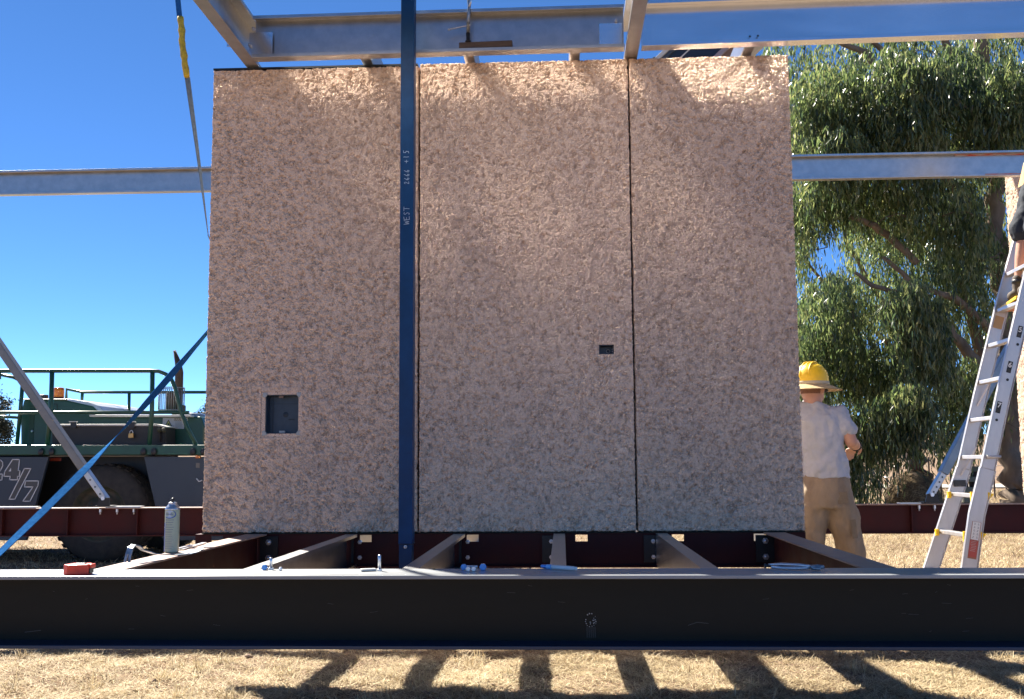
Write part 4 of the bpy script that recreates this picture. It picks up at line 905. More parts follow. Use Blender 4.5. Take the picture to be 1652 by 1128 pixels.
br = MB(); br.lathe(hh + Vector((0,0,-.012)), [(.100,.012),(.112,.002),(.15,-.018),(.190,-.034),(.196,-.038),(.190,-.040),(.15,-.024),(.108,-.006)], 36); br.build('straw_brim', M['straw'], o)
MB().lathe(hh + Vector((0,0,-.012)), [(.113,.0),(.116,.004),(.116,.018),(.113,.020)], 30).build('hat_band', mat('pale_band', (.45,.40,.28), .8), o)
MB().tube([hc + sd2*.080 + Vector((0,0,-.005)), hc + sd2*.082 + fd*.05 + Vector((0,0,-.008)), hc + sd2*.066 + fd*.10 + Vector((0,0,-.012))], .004, 6).build('glasses_arm', M['dark'], Wt)
MB().ball(hc + sd2*.045 + fd*.098 + Vector((0,0,-.014)), (.024,.016,.020), 7).build('sunglasses_lens', M['dark'], Wt)
hr = MB(); rings(hr, [(hc + Vector((-.012,-.018,-.045)), .064,.080,HY), (hc + Vector((-.008,-.012,.0)), .076,.094,HY), (hc + Vector((-.004,-.006,.04)), .079,.098,HY)]); hr.build('hair', M['hair'], Wt)
MB().tube([wrR.lerp(elR,.20), wrR.lerp(elR,.06)], [.037,.034], 14).build('watch_strap', M['dark'], Wt)
# worker on the ladder, mostly beyond the frame
W2 = thing('person', 'worker in dark shorts standing on the ladder, cut off by the right edge', 'person', (3.55, 8.05, 2.34))
B_ = MB(); f0 = 2.345
aF, kF, hF = Vector((3.545,8.14,f0+.09)), Vector((3.605,8.13,f0+.50)), Vector((3.72,8.12,f0+.92))
aN, kN, hN = Vector((3.56,7.99,f0+.11)), Vector((3.64,7.96,f0+.50)), Vector((3.74,7.95,f0+.92))
for h_, k_, a_ in ((hF,kF,aF),(hN,kN,aN)): limb(B_, [h_, h_.lerp(k_,.5), k_, k_.lerp(a_,.35), a_], [.088,.075,.055,.056,.036])
rings(B_, [((3.73,8.04,f0+.88), .10,.155,0), ((3.745,8.04,f0+1.02), .095,.14,0), ((3.77,8.04,f0+1.22), .10,.155,0), ((3.80,8.04,f0+1.40), .095,.19,0), ((3.81,8.04,f0+1.48), .06,.10,0), ((3.82,8.04,f0+1.54), .055,.058,0)])
hc2 = Vector((3.84,8.04,f0+1.64))
rings(B_, [(hc2+Vector((.03,0,-.11)), .045,.04,0), (hc2+Vector((.02,0,-.075)), .082,.064,0), (hc2, .096,.075,0), (hc2+Vector((0,0,.06)), .094,.074,0), (hc2+Vector((0,0,.11)), .03,.02,0)])
B_.ball(hc2 + Vector((.102,0,-.02)), (.014,.012,.02), 6); B_.ball(hc2 + Vector((.09,0,-.06)), (.012,.02,.009), 6)
for s in (-1, 1): B_.ball(hc2 + Vector((-.005, s*.077, -.01)), (.018,.011,.03), 6)
for s in (-1, 1):
    sh = Vector((3.80, 8.04+s*.20, f0+1.42)); el = Vector((3.86, 8.04+s*.22, f0+1.16)); wr = Vector((3.94, 8.04+s*.10, f0+1.28))
    limb(B_, [sh, sh.lerp(el,.5), el, el.lerp(wr,.4), wr], [.052,.046,.040,.038,.027]); hand(B_, wr, (0,-s*.6,.9), (-1,0,0), .4)
fleshy(B_, 'body', M['skin'], W2, .009, 5)
q = MB()
rings(q, [((3.735,8.04,f0+.86), .118,.172,0), ((3.74,8.04,f0+.98), .116,.160,0), ((3.742,8.04,f0+1.03), .108,.150,0)])
limb(q, [hF, hF.lerp(kF,.5), kF + Vector((-.01,0,.07))], [.108,.105,.100], 16); limb(q, [hN, hN.lerp(kN,.5), kN + Vector((-.01,0,.07))], [.108,.105,.100], 16)
fleshy(q, 'shorts', M['shorts'], W2, .011, 4, .03, .09)
q = MB(); rings(q, [((3.745,8.04,f0+1.0), .112,.158,0), ((3.765,8.04,f0+1.2), .115,.17,0), ((3.80,8.04,f0+1.38), .110,.20,0), ((3.81,8.04,f0+1.47), .075,.12,0), ((3.815,8.04,f0+1.50), .062,.07,0)])
for s in (-1, 1):
    sh = Vector((3.80, 8.04+s*.18, f0+1.42)); limb(q, [sh, sh.lerp(Vector((3.86, 8.04+s*.22, f0+1.16)), .45)], [.066,.064])
fleshy(q, 't_shirt', M['shirt'], W2, .012, 4, .02, .1)
for a_ in (aF, aN):
    b = MB(); z0 = a_.z-.085+.045; limb(b, [(a_.x-.05,a_.y,z0), (a_.x+.06,a_.y,z0), (a_.x+.16,a_.y,z0-.008)], [.043,.044,.034]); limb(b, [(a_.x,a_.y,z0), (a_.x,a_.y,z0+.13)], [.046,.047]); fleshy(b, 'boot', M['boot'], W2, .009, 3)
    MB().lathe((a_.x, a_.y, a_.z+.06), [(.044,0),(.050,.005),(.052,.02),(.046,.03)], 16).build('sock', M['dark'], W2)
q = MB(); q.prism([(3.545, f0+.93), (3.62, f0+.96), (3.62, f0+1.07), (3.575, f0+1.07), (3.52, f0+.87)], 7.90, 8.0); q.build('tool_pouch', mat('yellow_leather', (.60,.38,.10), .6, col2=(.25,.08,.03), scale=12), W2, .01)
q = MB(); q.lathe((3.60, 7.865, f0+.86), [(0,-.02),(.055,-.02),(.062,-.01),(.062,.02),(.0,.02)], 20, 'Y'); q.build('tape_reel', M['shirt'], W2)
MB().lathe((2*0+hc2.x, hc2.y, hc2.z+.02), [(0,.14),(.06,.125),(.10,.08),(.115,.02),(.15,.0),(.15,-.006),(.11,.0)], 24).build('hard_hat', M['hat'], W2)
# black strips added behind the panel seams to keep light from showing through
for x0, x1, P in ((-.805, -.796, P1), (.401, .410, P2)): MB().box(x0, x1, 5.85, 5.92, .77, 3.43).build('seam_light_stop', M['black'], P)
# ------------------------------------------------------------------ green machine (mobile crane carrier)
TY = 12.0
def T(px, py, Y=TY): return at(px, py, Y=Y)
def poly(pts, y): return [(T(px, py, y).x, T(px, py, y).z) for px, py in pts]
tr = thing('crane_truck', 'green and grey mobile crane truck with railings and 24/7 on its side', 'crane truck', (T(100, 900).x, 13, 0))
def pr_(name, pts, y0, y1, m, bev=.006, parent=None, yref=None):
    return MB().prism(poly(pts, yref if yref else y0), y0, y1).build(name, m, parent or tr, bev)
sk_l = pr_('side_panel', [(-420,737),(78,737),(42,872),(-420,872)], TY, TY+.05, M['slate'])
pr_('side_panel', [(232,737),(440,737),(440,872),(263,872)], TY, TY+.05, M['slate'])
pr_('deck_edge', [(-425,718),(442,718),(442,734),(-425,734)], TY-.02, TY+.10, M['green'])
MB().box(T(-425,726).x, T(442,726).x, TY+.10, TY+2.6, T(0,735).z, T(0,722).z).build('deck', M['green'], tr)
pr_('rear_side_panel', [(-420,737),(440,737),(440,872),(-420,872)], TY+2.4, TY+2.45, M['slate'], yref=TY)
xw = T(160, 832, TY+.1).x; zw = .575; xw2 = T(-330, 832).x
MB().box(T(-420,0).x, T(440,0).x, TY+.75, TY+1.95, .62, T(0,742).z).build('chassis', M['black'], tr)
MB().box(xw-1.0, xw+.75, TY+.5, TY+.56, .5, T(0,737).z).build('wheel_housing', M['black'], tr)
for x in (xw, xw2):
    for y0, s in ((TY+.08, 1), (TY+2.0, 1)):
        tp = [(.33,.0),(.40,-.005),(.50,.015),(.555,.05),(.575,.10),(.575,.34),(.555,.38),(.50,.42),(.33,.43)]
        ty = MB(); ty.lathe((x, y0, zw), tp, 56, 'Y')
        tyo = ty.build('tyre', M['tyre'], tr)
        tb = MB()
        for k in range(36):
            a = 2*math.pi*k/36
            for sidey, off in ((y0+.06, 0), (y0+.235, math.pi/30)):
                c = Vector((x + math.cos(a+off)*.578, sidey, zw + math.sin(a+off)*.578)); tg = Vector((-math.sin(a+off), .35, math.cos(a+off))).normalized()
                tb.beam(c - Vector((0,0,0)), c + Vector((0,.15,0)) + Vector((-math.sin(a+off), 0, math.cos(a+off)))*.03, .05, .012, up=(math.cos(a+off), 0, math.sin(a+off)))
        o = tb.build('tread_blocks', M['tyre'], tyo); o['kind'] = 'stuff'
        rmo = MB().lathe((x, y0, zw), [(.335,.03),(.345,.0),(.325,.0),(.31,.10),(.22,.14),(.20,.06),(.12,.03),(.11,-.02),(0,-.03)], 40, 'Y').build('rim', M['hub'], tr)
        for k in range(8): a = 2*math.pi*k/8; hexbolt(MB(), (x+.165*math.cos(a), y0+.05, zw+.165*math.sin(a)), .014, -.02, 'Y').build('wheel_nut', M['hub'], rmo)
ax = MB().tube([(xw, TY+.3, zw), (xw, TY+2.2, zw)], .09, 12).build('axle', M['black'], tr)
# bonnet
Yh = TY+.55
pr_('body', [(33,668),(38,645),(104,645),(150,655),(168,672),(324,672),(330,690),(330,722),(33,722)], Yh, Yh+1.6, M['green'], .02)
pr_('bonnet_top', [(104,643),(112,643.5),(140,648),(160,655),(172,668),(166,672),(150,656),(104,645.5)], Yh+.01, Yh+1.6, M['galv'], .004)
pr_('ledge', [(144,669),(308,669.5),(308,673),(144,672.5)], Yh-.10, Yh+.02, M['boomwhite'], .003)
pr_('hood_trim', [(36,643.5),(106,643.5),(106,645.3),(36,645.3)], Yh-.02, Yh+1.6, M['boomwhite'])
q = MB(); c = T(52, 690, Yh-.002); q.box(c.x-.035, c.x+.02, Yh-.006, Yh-.001, T(0,720).z, T(0,650).z); q.build('door_shade', mat('green_shadow_strip', (.014,.055,.03), .5), tr)  # shade beside the hood door painted as a darker green strip
MB().ball(T(52, 696, Yh-.01), .018, 6).build('door_knob', M['bolt'], tr)
q = MB()   # raised monogram outline on the hood
for a, b in (((52,664),(57,652)),((57,652),(62,664)),((68,652),(66,664)),((68,652),(76,655)),((76,655),(74,664)),((84,652),(92,652)),((84,652),(82,664)),((92,652),(93,664)),((82,664),(90,664))): q.beam(T(*a, Yh-.002), T(*b, Yh-.002), .006, .012)
q.build('monogram', mat('dark_green_line', (.008,.03,.02), .5), tr)
# tool box on the deck
tb = pr_('tool_box', [(84,688),(252,687),(268,690),(268,719),(84,719)], TY+.2, TY+.5, M['slate'], .006)
tb.data.materials[0] = mat('dark_steel_box', (.035,.032,.03), .5, .2, var=.2, scale=6)
pr_('tool_box_lid', [(82,684.5),(252,684),(268,688),(268,690),(252,687.5),(82,687.5)], TY+.18, TY+.52, M['boomwhite'], .003)
for px in (119, 213):
    a = T(px, 684, TY+.18); MB().box(a.x-.035, a.x+.035, TY+.165, TY+.18, a.z-.05, a.z+.02).build('latch', M['dark'], tr, .003)
    MB().box(a.x-.04, a.x+.04, TY+.14, TY+.2, a.z+.02, a.z+.03).build('latch_cap', M['white'], tr)
a = T(212, 702, TY+.15); MB().box(a.x-.03, a.x+.03, TY+.13, TY+.16, a.z-.035, a.z+.02).build('padlock', M['brass'], tr, .005)
MB().tube([(a.x+.02*math.cos(f), TY+.145, a.z+.02+.035*math.sin(f)) for f in [math.pi*j/8 for j in range(9)]], .005, 6).build('shackle', M['bolt'], tr)
for px in (256, 263): 
    a = T(px, 702, TY+.15); MB().box(a.x-.012, a.x+.012, TY+.17, TY+.2, a.z-.08, a.z+.07).build('hose_bracket', M['tyre'], tr, .004)
    MB().ball((a.x, TY+.165, a.z+.06), .03, 6).build('hose_coupling', M['hub'], tr)
# railings
def pipe(pts, r=.024, name='rail', Y=TY+.04, m='green'): return MB().tube([T(*p, Y) for p in pts], r, 10).build(name, M[m], tr)
pipe([(-425,600),(100,598.5),(240,598.5),(256,599),(268,604),(277,613),(283,628),(292,664),(302,690),(322,728)])
pipe([(-425,666),(100,665.5),(305,665.5)], .020)
for px in (-330,-200): pipe([(px,600),(px,722)], .024, 'post')
pipe([(84,599),(82,665),(75,728)], .027, 'post'); pipe([(246,599),(245,665),(240,728)], .027, 'post'); pipe([(-1,600),(-1,612)], .02, 'post')
pipe([(-12,602),(22,609),(36,616)], .02, 'rail', TY+.5); pipe([(37,612),(33,660),(27,722)], .024, 'post', TY+.45); pipe([(-20,671),(31,674)], .018, 'rail', TY+.45)
for px in (75, 240, 320):
    for s in (-9, 8): a = T(px+s, 729, TY-.04); MB().ball(a, (.035,.02,.045), 6).build('post_lug', M['dark'], tr)
pipe([(107,646),(107.5,628),(133,633),(340,633)], .020, 'rail', Yh+.9); pipe([(133,633),(132,648)], .020, 'post', Yh+.9); pipe([(208.5,633),(208,668)], .020, 'post', Yh+.9); pipe([(275,633),(275,668)], .020, 'post', Yh+.9)
# beacon, knob, exhaust, guard
c = T(94.5, 645, Yh+.3)
MB().lathe(c, [(0,0),(.075,0),(.075,.025),(.062,.03)], 20).build('beacon_base', M['dark'], tr)
MB().lathe(c, [(.06,.03),(.066,.04)] + [(.062+.004*(k % 2), .04+.01*k) for k in range(9)] + [(.062,.145),(.045,.153),(0,.155)], 24).build('beacon', M['amber'], tr)
c = T(70, 645, Yh+.3); MB().lathe(c, [(0,0),(.05,0),(.058,.01),(.058,.055),(.05,.062),(0,.062)], 18).build('filler_cap', M['dark'], tr)
c = T(297, 668, Yh+.5); c2 = T(288, 576, Yh+.5)
MB().tube([(c2.x+.015, c.y, c.z), (c2.x+.015, c.y, T(0,604,Yh+.5).z), (c2.x+.0, c.y, T(0,590,Yh+.5).z), (c2.x-.055, c.y, T(0,569,Yh+.5).z)], [.055,.052,.042,.018], 14).build('exhaust_pipe', M['rust'], tr)
g = MB(); z0, z1 = T(0,666,Yh+.5).z, T(0,629,Yh+.5).z; gx_ = T(295,0,Yh+.5).x
for z in (z0+.01, z1): g.lathe((gx_, c.y, z-.006), [(.155,0),(.162,0),(.162,.012),(.155,.012),(.155,0)], 28)
for k in range(36): a = 2*math.pi*k/36; g.tube([(gx_+.158*math.cos(a), c.y+.158*math.sin(a), z0), (gx_+.158*math.cos(a), c.y+.158*math.sin(a), z1)], .0035, 4)
g.build('exhaust_guard', M['clearguard'], tr)
MB().lathe((gx_, c.y, z0-.02), [(.07,0),(.07,z1-z0-.06),(.06,z1-z0-.04)], 20).build('silencer', M['rust'], tr)
for k in range(3): MB().box(gx_+.04+.05*k, gx_+.075+.05*k, c.y-.05, c.y+.05, z0, z1-.12-.05*k).build('air_intake', M['hub'], tr, .01)
MB().lathe((T(322,0,Yh+.6).x, Yh+.6, T(0,722,Yh).z), [(0,0),(.22,0),(.22,.40),(.20,.42),(0,.44)], 30).build('air_cleaner', M['galv'], tr)
# warning sign
y = Yh-.006
MB().prism(poly([(263,674.5),(297.5,674.5),(297,692),(262,691.5)], y), y-.004, y).build('warning_sign', mat('sign_grey_white', (.42,.43,.46), .5), tr)
pz = lambda px, py, yy=y-.006: (T(px, py, yy).x, T(px, py, yy).z)
MB().prism([pz(265,688.5), pz(278,688.5), pz(271.7,677)], y-.0055, y-.0045).build('sign_triangle', M['black'], tr)
MB().prism([pz(267.3,687.3), pz(275.9,687.3), pz(271.7,679.5)], y-.0075, y-.006).build('sign_symbol', M['signy'], tr)
q = MB(); q.prism([pz(270,686.6), pz(273.5,683.2), pz(273.8,684.4), pz(271,687)], y-.009, y-.008); q.prism([pz(270.2,682.8), pz(271.6,682), pz(273.6,686.4), pz(272.4,686.8)], y-.0095, y-.0092); q.build('sign_figure', M['black'], tr)
MB().prism([pz(281,675), pz(297,675), pz(297,679), pz(281,679)], y-.006, y-.005).build('sign_header', M['boombrown'], tr)
text_mesh('WARNING', .042, 'sign_word', M['boomwhite'], tr, Vector((T(290,677,y-.01).x, y-.0068, T(290,677,y).z)), (1,0,0), (0,0,1))
q = MB()
for k in range(5): a, b = pz(282.5, 681+2*k), pz(295-1.5*(k % 2), 681+2*k); q.box(a[0], b[0], y-.0062, y-.0052, a[1]-.003, a[1]+.003)
q.build('sign_lines', M['signgrey'], tr)
# side lights
pr_('side_light', [(315,735.5),(323,735.5),(323,739.5),(315,739.5)], TY-.03, TY-.001, M['amber'], .004); pr_('side_light', [(80,738.5),(98,738.5),(98,744),(80,744)], TY+.18, TY+.20, M['redlens'], .004)
pr_('light_bracket', [(78,735),(240,735),(240,736.5),(78,736.5)], TY+.02, TY+.2, M['galv'])
pr_('hatch', [(316,747),(322,747),(322,755),(316,755)], TY-.006, TY-.001, mat('worn_patch', (.16,.15,.13), .5), .002)
MB().tube([T(317,772,TY-.03), T(321,777,TY-.03), T(326,775,TY-.03)], .008, 6).build('hook', M['white'], tr)
# 24/7 decal : filled characters with a pale outline
def zc(p): return (p[0]/11.283, 725 + p[1]/11.283)
G = {'4': [(230,185),(357,185),(332,388),(366,388),(352,492),(318,492),(318,555),(172,555),(188,492),(70,492),(86,405)],
     'slash': [(445,350),(560,350),(270,908),(165,908)], '7': [(465,575),(703,575),(690,662),(545,945),(415,945),(600,685),(445,685)],
     '2': [(-150,300),(-135,230),(-70,185),(5,190),(48,235),(50,300),(8,385),(-62,450),(44,450),(34,560),(-175,560),(-162,480),(-45,345),(-32,300),(-70,290),(-85,320)]}
for k, g in G.items():
    pts = [zc(p) for p in g]; f = {'4':0,'slash':.0015,'7':.003,'2':0}[k]
    MB().prism(poly(pts, TY), TY-.004-f, TY-.001).build('character_fill', M['greyfill'], tr)
    q = MB(); n = len(pts)
    for i in range(n):
        a, b = T(*pts[i], TY-.006-f), T(*pts[(i+1) % n], TY-.006-f); a.y = b.y = TY-.006-f; u = (b-a).normalized()*.005; q.beam(a-u, b+u, .003, .0105, up=(b-a).cross(Vector((0,1,0))))
    q.build('character_outline', M['white'], tr)
MB().prism(poly([zc(p) for p in ((205,340),(205,402),(162,402))], TY), TY-.008, TY-.001).build('character_counter', M['white'], tr)
text_dummy = None
# ------------------------------------------------------------------ crane boom rising behind the panels
bt_ = thing('crane_boom', 'dark telescopic crane boom slanting up behind the roof beam, with a white head', 'crane boom', tuple(at(430, 760, Y=12.6)))
def boom(name, off0, off1, m, y0, y1, s0=0, s1=1):
    a0, a1 = (1068,92), (1166,0); dx, dy = (a1[0]-a0[0]), (a1[1]-a0[1])
    def q(o, s): return (a0[0] + dx*s + o, a0[1] + dy*s)
    return MB().prism(poly([q(off0, s0), q(off1, s0), q(off1, s1), q(off0, s1)], 12.6), y0, y1).build(name, m, bt_, .004)
boom('edge_strip', -7, 2, M['boomwhite'], 12.52, 12.62, -6.6, 2.2); boom('edge_band', 2, 10, M['slate'], 12.56, 13.2, -6.6, 2.2)
boom('boom_section', 10, 84, M['boomdark'], 12.6, 13.2, -6.6, 2.2); boom('divider', 30, 33, M['boomwhite'], 12.585, 12.598, -6.6, 2.2)
boom('edge_strip', 84, 95, mat('purple_grey', (.30,.25,.25), .5), 12.53, 13.2, -6.6, 2.2); boom('inner_section', 95, 113, M['boombrown'], 12.58, 13.2, -6.6, 2.2)
boom('inner_section', 113, 130, M['boomwhite'], 12.56, 13.2, -6.6, 2.2)
boom('cable', -18, -14, M['boomdark'], 12.7, 12.74, -6.6, .06)
pr = MB().prism(poly([(1163,-60),(1245,-60),(1240,2),(1222,6),(1172,7),(1166,3)], 12.4), 12.3, 12.5).build('boom_head', M['boomwhite'], bt_, .02)
for px, r_ in ((1199, .055), (1213, .035)):
    c = at(px, 0, Y=12.28); MB().lathe(c, [(0,-.01),(r_*.4,-.015),(r_*.45,0),(r_*.8,.0),(r_,-.012),(r_,.02)], 20, 'Y').build('sheave', M['rust'], bt_)
for (a, b) in (((1172,8),(1180,-20)), ((1184,6),(1190,-30)), ((1222,6),(1228,-20))): MB().tube([at(*a, Y=12.26), at(*b, Y=12.26)], .012, 6).build('hose', M['dark'], bt_)
# ------------------------------------------------------------------ trees
def leaf_cloud(name, strands, m, parent, seed, lmin=.11, lmax=.20, wid=.0135, n_per=13):
    """strands: array (n, 5) x y z length spread; sickle leaves hang from drooping twigs"""
    r = np.random.default_rng(seed); n = len(strands)
    t = np.tile(np.linspace(.05, 1, n_per), n) + r.uniform(-.05, .05, n*n_per); s = np.repeat(strands, n_per, 0); N = len(t)
    az = np.repeat(r.uniform(0, 2*np.pi, n), n_per); out = np.repeat(r.uniform(.1, .5, n), n_per)
    L_ = s[:, 3]
    px = s[:, 0] + np.cos(az)*out*L_*t + r.normal(0, .028, N); py = s[:, 1] + np.sin(az)*out*L_*t + r.normal(0, .028, N)
    pz = s[:, 2] + .10*L_*np.sin(t*2.2) - L_*t**1.5
    b = np.stack([px, py, pz], -1)
    la = r.uniform(0, 2*np.pi, N); sp = np.abs(r.normal(0, .38, N)) + .08; ln = r.uniform(lmin, lmax, N)
    d = np.stack([np.cos(la)*np.sin(sp), np.sin(la)*np.sin(sp), -np.cos(sp)], -1)
    wa = r.uniform(0, 2*np.pi, N); wv = np.stack([np.cos(wa), np.sin(wa), np.zeros(N)], -1); wv -= d*(wv*d).sum(1)[:, None]; wv /= np.linalg.norm(wv, axis=1)[:, None]
    cv = np.stack([np.cos(la), np.sin(la), np.zeros(N)], -1)*(r.uniform(-.22, .22, N)*ln)[:, None]
    w_ = (wid*r.uniform(.7, 1.25, N))[:, None]
    m1 = b + d*(ln*.35)[:, None] + cv*.5; m2 = b + d*(ln*.7)[:, None] + cv*.5; tip = b + d*ln[:, None]
    V = np.stack([b, m1 - wv*w_, m1 + wv*w_, m2 - wv*w_*.75, m2 + wv*w_*.75, tip], 1).reshape(-1, 3)
    i = np.arange(N)*6
    Tt = np.concatenate([np.stack([i, i+1, i+2], -1), np.stack([i+1, i+3, i+4], -1), np.stack([i+1, i+4, i+2], -1), np.stack([i+3, i+5, i+4], -1)])
    return np_mesh(name, V, Tt, m, 'stuff', False, parent)
GT = thing('gum_tree', 'large drooping eucalyptus gum tree filling the right of the view', 'tree', tuple(at(1637, 834, Y=22)))
GT.location.z = 0; ORG[GT.name] = Vector(GT.location)
def limbpx(pts, name, m, parent, n=9, sub=5):
    P = [at(a, b, Y=y) for a, b, y, r_ in pts]; rr = [p[3] for p in pts]; PP = []; RR = []
    for i in range(len(P)-1):
        for j in range(sub):
            f = j/sub; p = P[i].lerp(P[i+1], f); jt = .25*rr[i]
            if i or j: p = p + Vector((random.gauss(0, jt), random.gauss(0, jt), random.gauss(0, jt*.3)))
            PP.append(p); RR.append((rr[i]*(1-f)+rr[i+1]*f)*random.uniform(.92, 1.08))
    PP.append(P[-1]); RR.append(rr[-1])
    return MB().tube(PP, RR, n).build(name, m, parent)
limbpx([(1646,838,22,.33),(1640,790,22,.27),(1632,700,22,.25),(1628,600,22,.24),(1622,480,22,.22),(1610,380,22,.20),(1600,280,22.2,.18),(1585,120,22.5,.15),(1560,-60,22.5,.11),(1540,-260,22.5,.06)], 'trunk', M['bark'], GT, 18)
LB = [[(1630,690,22,.16),(1600,600,21.6,.13),(1575,585,21.4,.12),(1540,540,21,.10),(1500,500,20.8,.07),(1455,440,20.6,.05),(1425,415,20.4,.035)],
      [(1615,420,22,.14),(1560,330,21.5,.11),(1500,250,21,.09),(1430,130,20.5,.075),(1395,85,20.2,.06),(1350,66,20,.045),(1290,50,20,.03)],
      [(1480,425,20.5,.07),(1440,385,20.4,.075),(1400,358,20.3,.06),(1370,350,20.2,.045)],
      [(1500,240,21,.08),(1440,100,20.4,.06),(1400,60,20,.05),(1370,40,20,.03)],
      [(1605,300,22,.12),(1640,180,22,.09),(1680,60,22,.06)], [(1595,200,22,.11),(1520,60,21,.08),(1480,-80,21,.04)],
      [(1625,560,22,.11),(1540,480,20.6,.07),(1470,460,20,.05)],
      [(1612,440,22,.05),(1590,432,21.7,.035),(1572,425,21.5,.02)],
      [(1618,600,22,.15),(1590,570,21.8,.13),(1560,500,21.6,.08),(1540,420,21.4,.05)],
      [(1500,480,20.8,.06),(1440,470,20.4,.05),(1405,460,20.3,.045),(1380,440,20.2,.03)]]
for l in LB: limbpx(l, 'limb', M['bark'], GT, 10, 4)
for i in range(70):   # fine twigs
    px, py = random.uniform(1290, 1640), random.uniform(80, 700); y = random.uniform(19.5, 22.5); a = random.uniform(-1, 1)
    P = [at(px, py, Y=y)]; 
    for k in range(4): P.append(P[-1] + Vector((a*.22+random.gauss(0,.06), random.gauss(0,.08), random.uniform(-.02,.14)-k*.05)))
    MB().tube(P, [.014,.011,.009,.006,.003], 5).build('twig', M['twig'], GT)
def strands(blobs, seed, holes):
    r = np.random.default_rng(seed); out = []
    for cx, cy, rx, ry, y, dy, n in blobs:
        for _ in range(n):
            while True:
                u, v = r.uniform(-1, 1, 2)
                if u*u+v*v <= 1: break
            px, py = cx + u*rx, cy + v*ry
            if any(((px-hx)/hr)**2 + ((py+14-hy)/hs)**2 < 1 for hx, hy, hr, hs in holes): continue
            p = at(px, py, Y=y + r.uniform(-dy, dy) + .5*v)
            out.append((p.x, p.y, p.z, r.uniform(.35, .95), 1))
    return np.array(out)
holes = [(1632,735,26,75),(1590,760,22,50),(1333,392,26,34),(1345,425,20,18),(1312,430,14,30),(1428,542,26,22),(1598,445,14,26),(1360,665,16,16),(1402,115,9,18),(1418,95,7,14),(1310,520,12,14),(1545,585,8,10),(1285,465,10,26),(1505,480,10,12)]
def gaussblobs(seed):
    r = np.random.default_rng(seed); B = []
    for gx__ in range(1170, 2060, 62):
        for gy__ in range(-420, 640, 62):
            px, py = gx__ + r.uniform(-24, 24), gy__ + r.uniform(-24, 24)
            if (1380 < px < 1600 and py > 560) or (px > 1600 and py > 590): continue
            lim = 640 if px > 1560 else 620
            if py < 35 and r.random() < .8: continue
            vis = 1270 < px < 1690 and -30 < py < 700
            B.append((px, py, 46, 40, 22.4 + r.uniform(-1.2, 1.6), .7, 90 if vis else 36))
    return B
main = gaussblobs(3)
crowns = [(1335,150,62,52,19.6,.8,430),(1320,205,50,60,19.7,.6,340),(1450,150,60,70,19.3,.8,560),(1470,215,52,60,19.2,.6,420),(1435,100,70,26,19.6,.8,240),(1545,120,50,55,20.2,.8,300),(1630,150,45,65,19.2,.7,500),(1400,205,40,40,19.8,.6,200),
          (1370,300,90,36,20.6,.8,420),(1510,330,80,50,20.4,.8,420),(1560,400,50,60,21,.8,260),(1475,500,52,55,18.9,.6,560),(1490,560,50,36,19,.6,320),(1465,650,46,38,18.8,.5,380),(1400,690,50,36,19.4,.6,260),(1340,500,50,60,20.4,.8,300),
          (1310,560,44,60,20.2,.8,320),(1300,640,36,60,19.8,.7,260),(1330,740,60,34,19.6,.6,210),(1400,590,50,50,20.4,.7,260),(1560,620,50,50,20.6,.7,260),(1540,690,40,30,20.6,.7,130),(1300,330,40,40,20.6,.7,200),(1380,770,50,20,19.4,.5,70),(1318,775,34,26,18.8,.5,150),(1300,700,30,40,18.6,.5,200),(1405,655,40,22,19.2,.8,90),(1350,240,60,40,19.0,.5,260),(1580,200,40,50,19.4,.5,260),(1500,130,50,40,18.9,.5,300)]
leaf_cloud('foliage', strands(crowns, 5, holes), M['leaf'], GT, 6)
leaf_cloud('foliage', strands(main, 8, holes), M['leaf'], GT, 9, .12, .21, .014, 9)
# darker second tree with its trunk above the bale
t = thing('gum_tree', 'smaller dark trunked tree standing behind the root ball', 'tree', tuple(at(1479, 770, Y=26))); t.location.z = 0; ORG[t.name] = Vector(t.location)
limbpx([(1480,815,26,.26),(1480,770,26,.22),(1477,735,26,.20),(1474,690,26,.18),(1470,600,26,.14),(1455,480,26,.10)], 'trunk', M['barkdark'], t, 14)
for l in ([(1476,722,26,.09),(1440,722,25.6,.06),(1400,726,25.4,.035)], [(1478,716,26,.08),(1510,722,25.8,.06),(1540,730,25.6,.03)], [(1474,640,26,.09),(1400,632,25,.06),(1330,655,24,.04),(1285,668,24,.03)], [(1472,600,26,.08),(1400,520,25,.05),(1310,505,24.5,.04),(1284,508,24,.03)], [(1470,580,26,.08),(1420,480,25,.06),(1370,400,25,.05),(1350,330,25,.03)],
          [(1400,520,25,.05),(1340,470,24.6,.04),(1300,420,24.4,.03)], [(1380,600,24.6,.04),(1330,560,24.4,.03)]): limbpx(l, 'limb', M['bark'], t, 8, 4)
leaf_cloud('foliage', strands([(px, py, 50, 45, 26, 1, 90) for px in range(1270, 1600, 62) for py in range(360, 640, 60)] + [(1440,640,60,30,25.6,1,110),(1530,630,40,30,25.6,1,70),(1370,700,50,26,25,1,50)], 12, holes), M['leaf'], t, 13, .12, .2, .013, 9)
# bare saplings / hanging bark strips low under the tree
for i, px in enumerate((1400, 1418, 1432, 1398, 1445, 1425)):
    P = [at(px+random.uniform(-6,6), 812, Y=21)]
    for k in range(5): P.append(P[-1] + Vector((random.gauss(0,.09), random.gauss(0,.05), .22)))
    o = MB().tube(P, [.022,.018,.015,.012,.009,.005], 6).build('sapling', M['twig']); tag(o, ['tallest leftmost','second','third','shortest far left','rightmost','fifth'][i] + ' thin bare sapling left of the root ball', 'sapling', 'bare saplings left of the root ball')
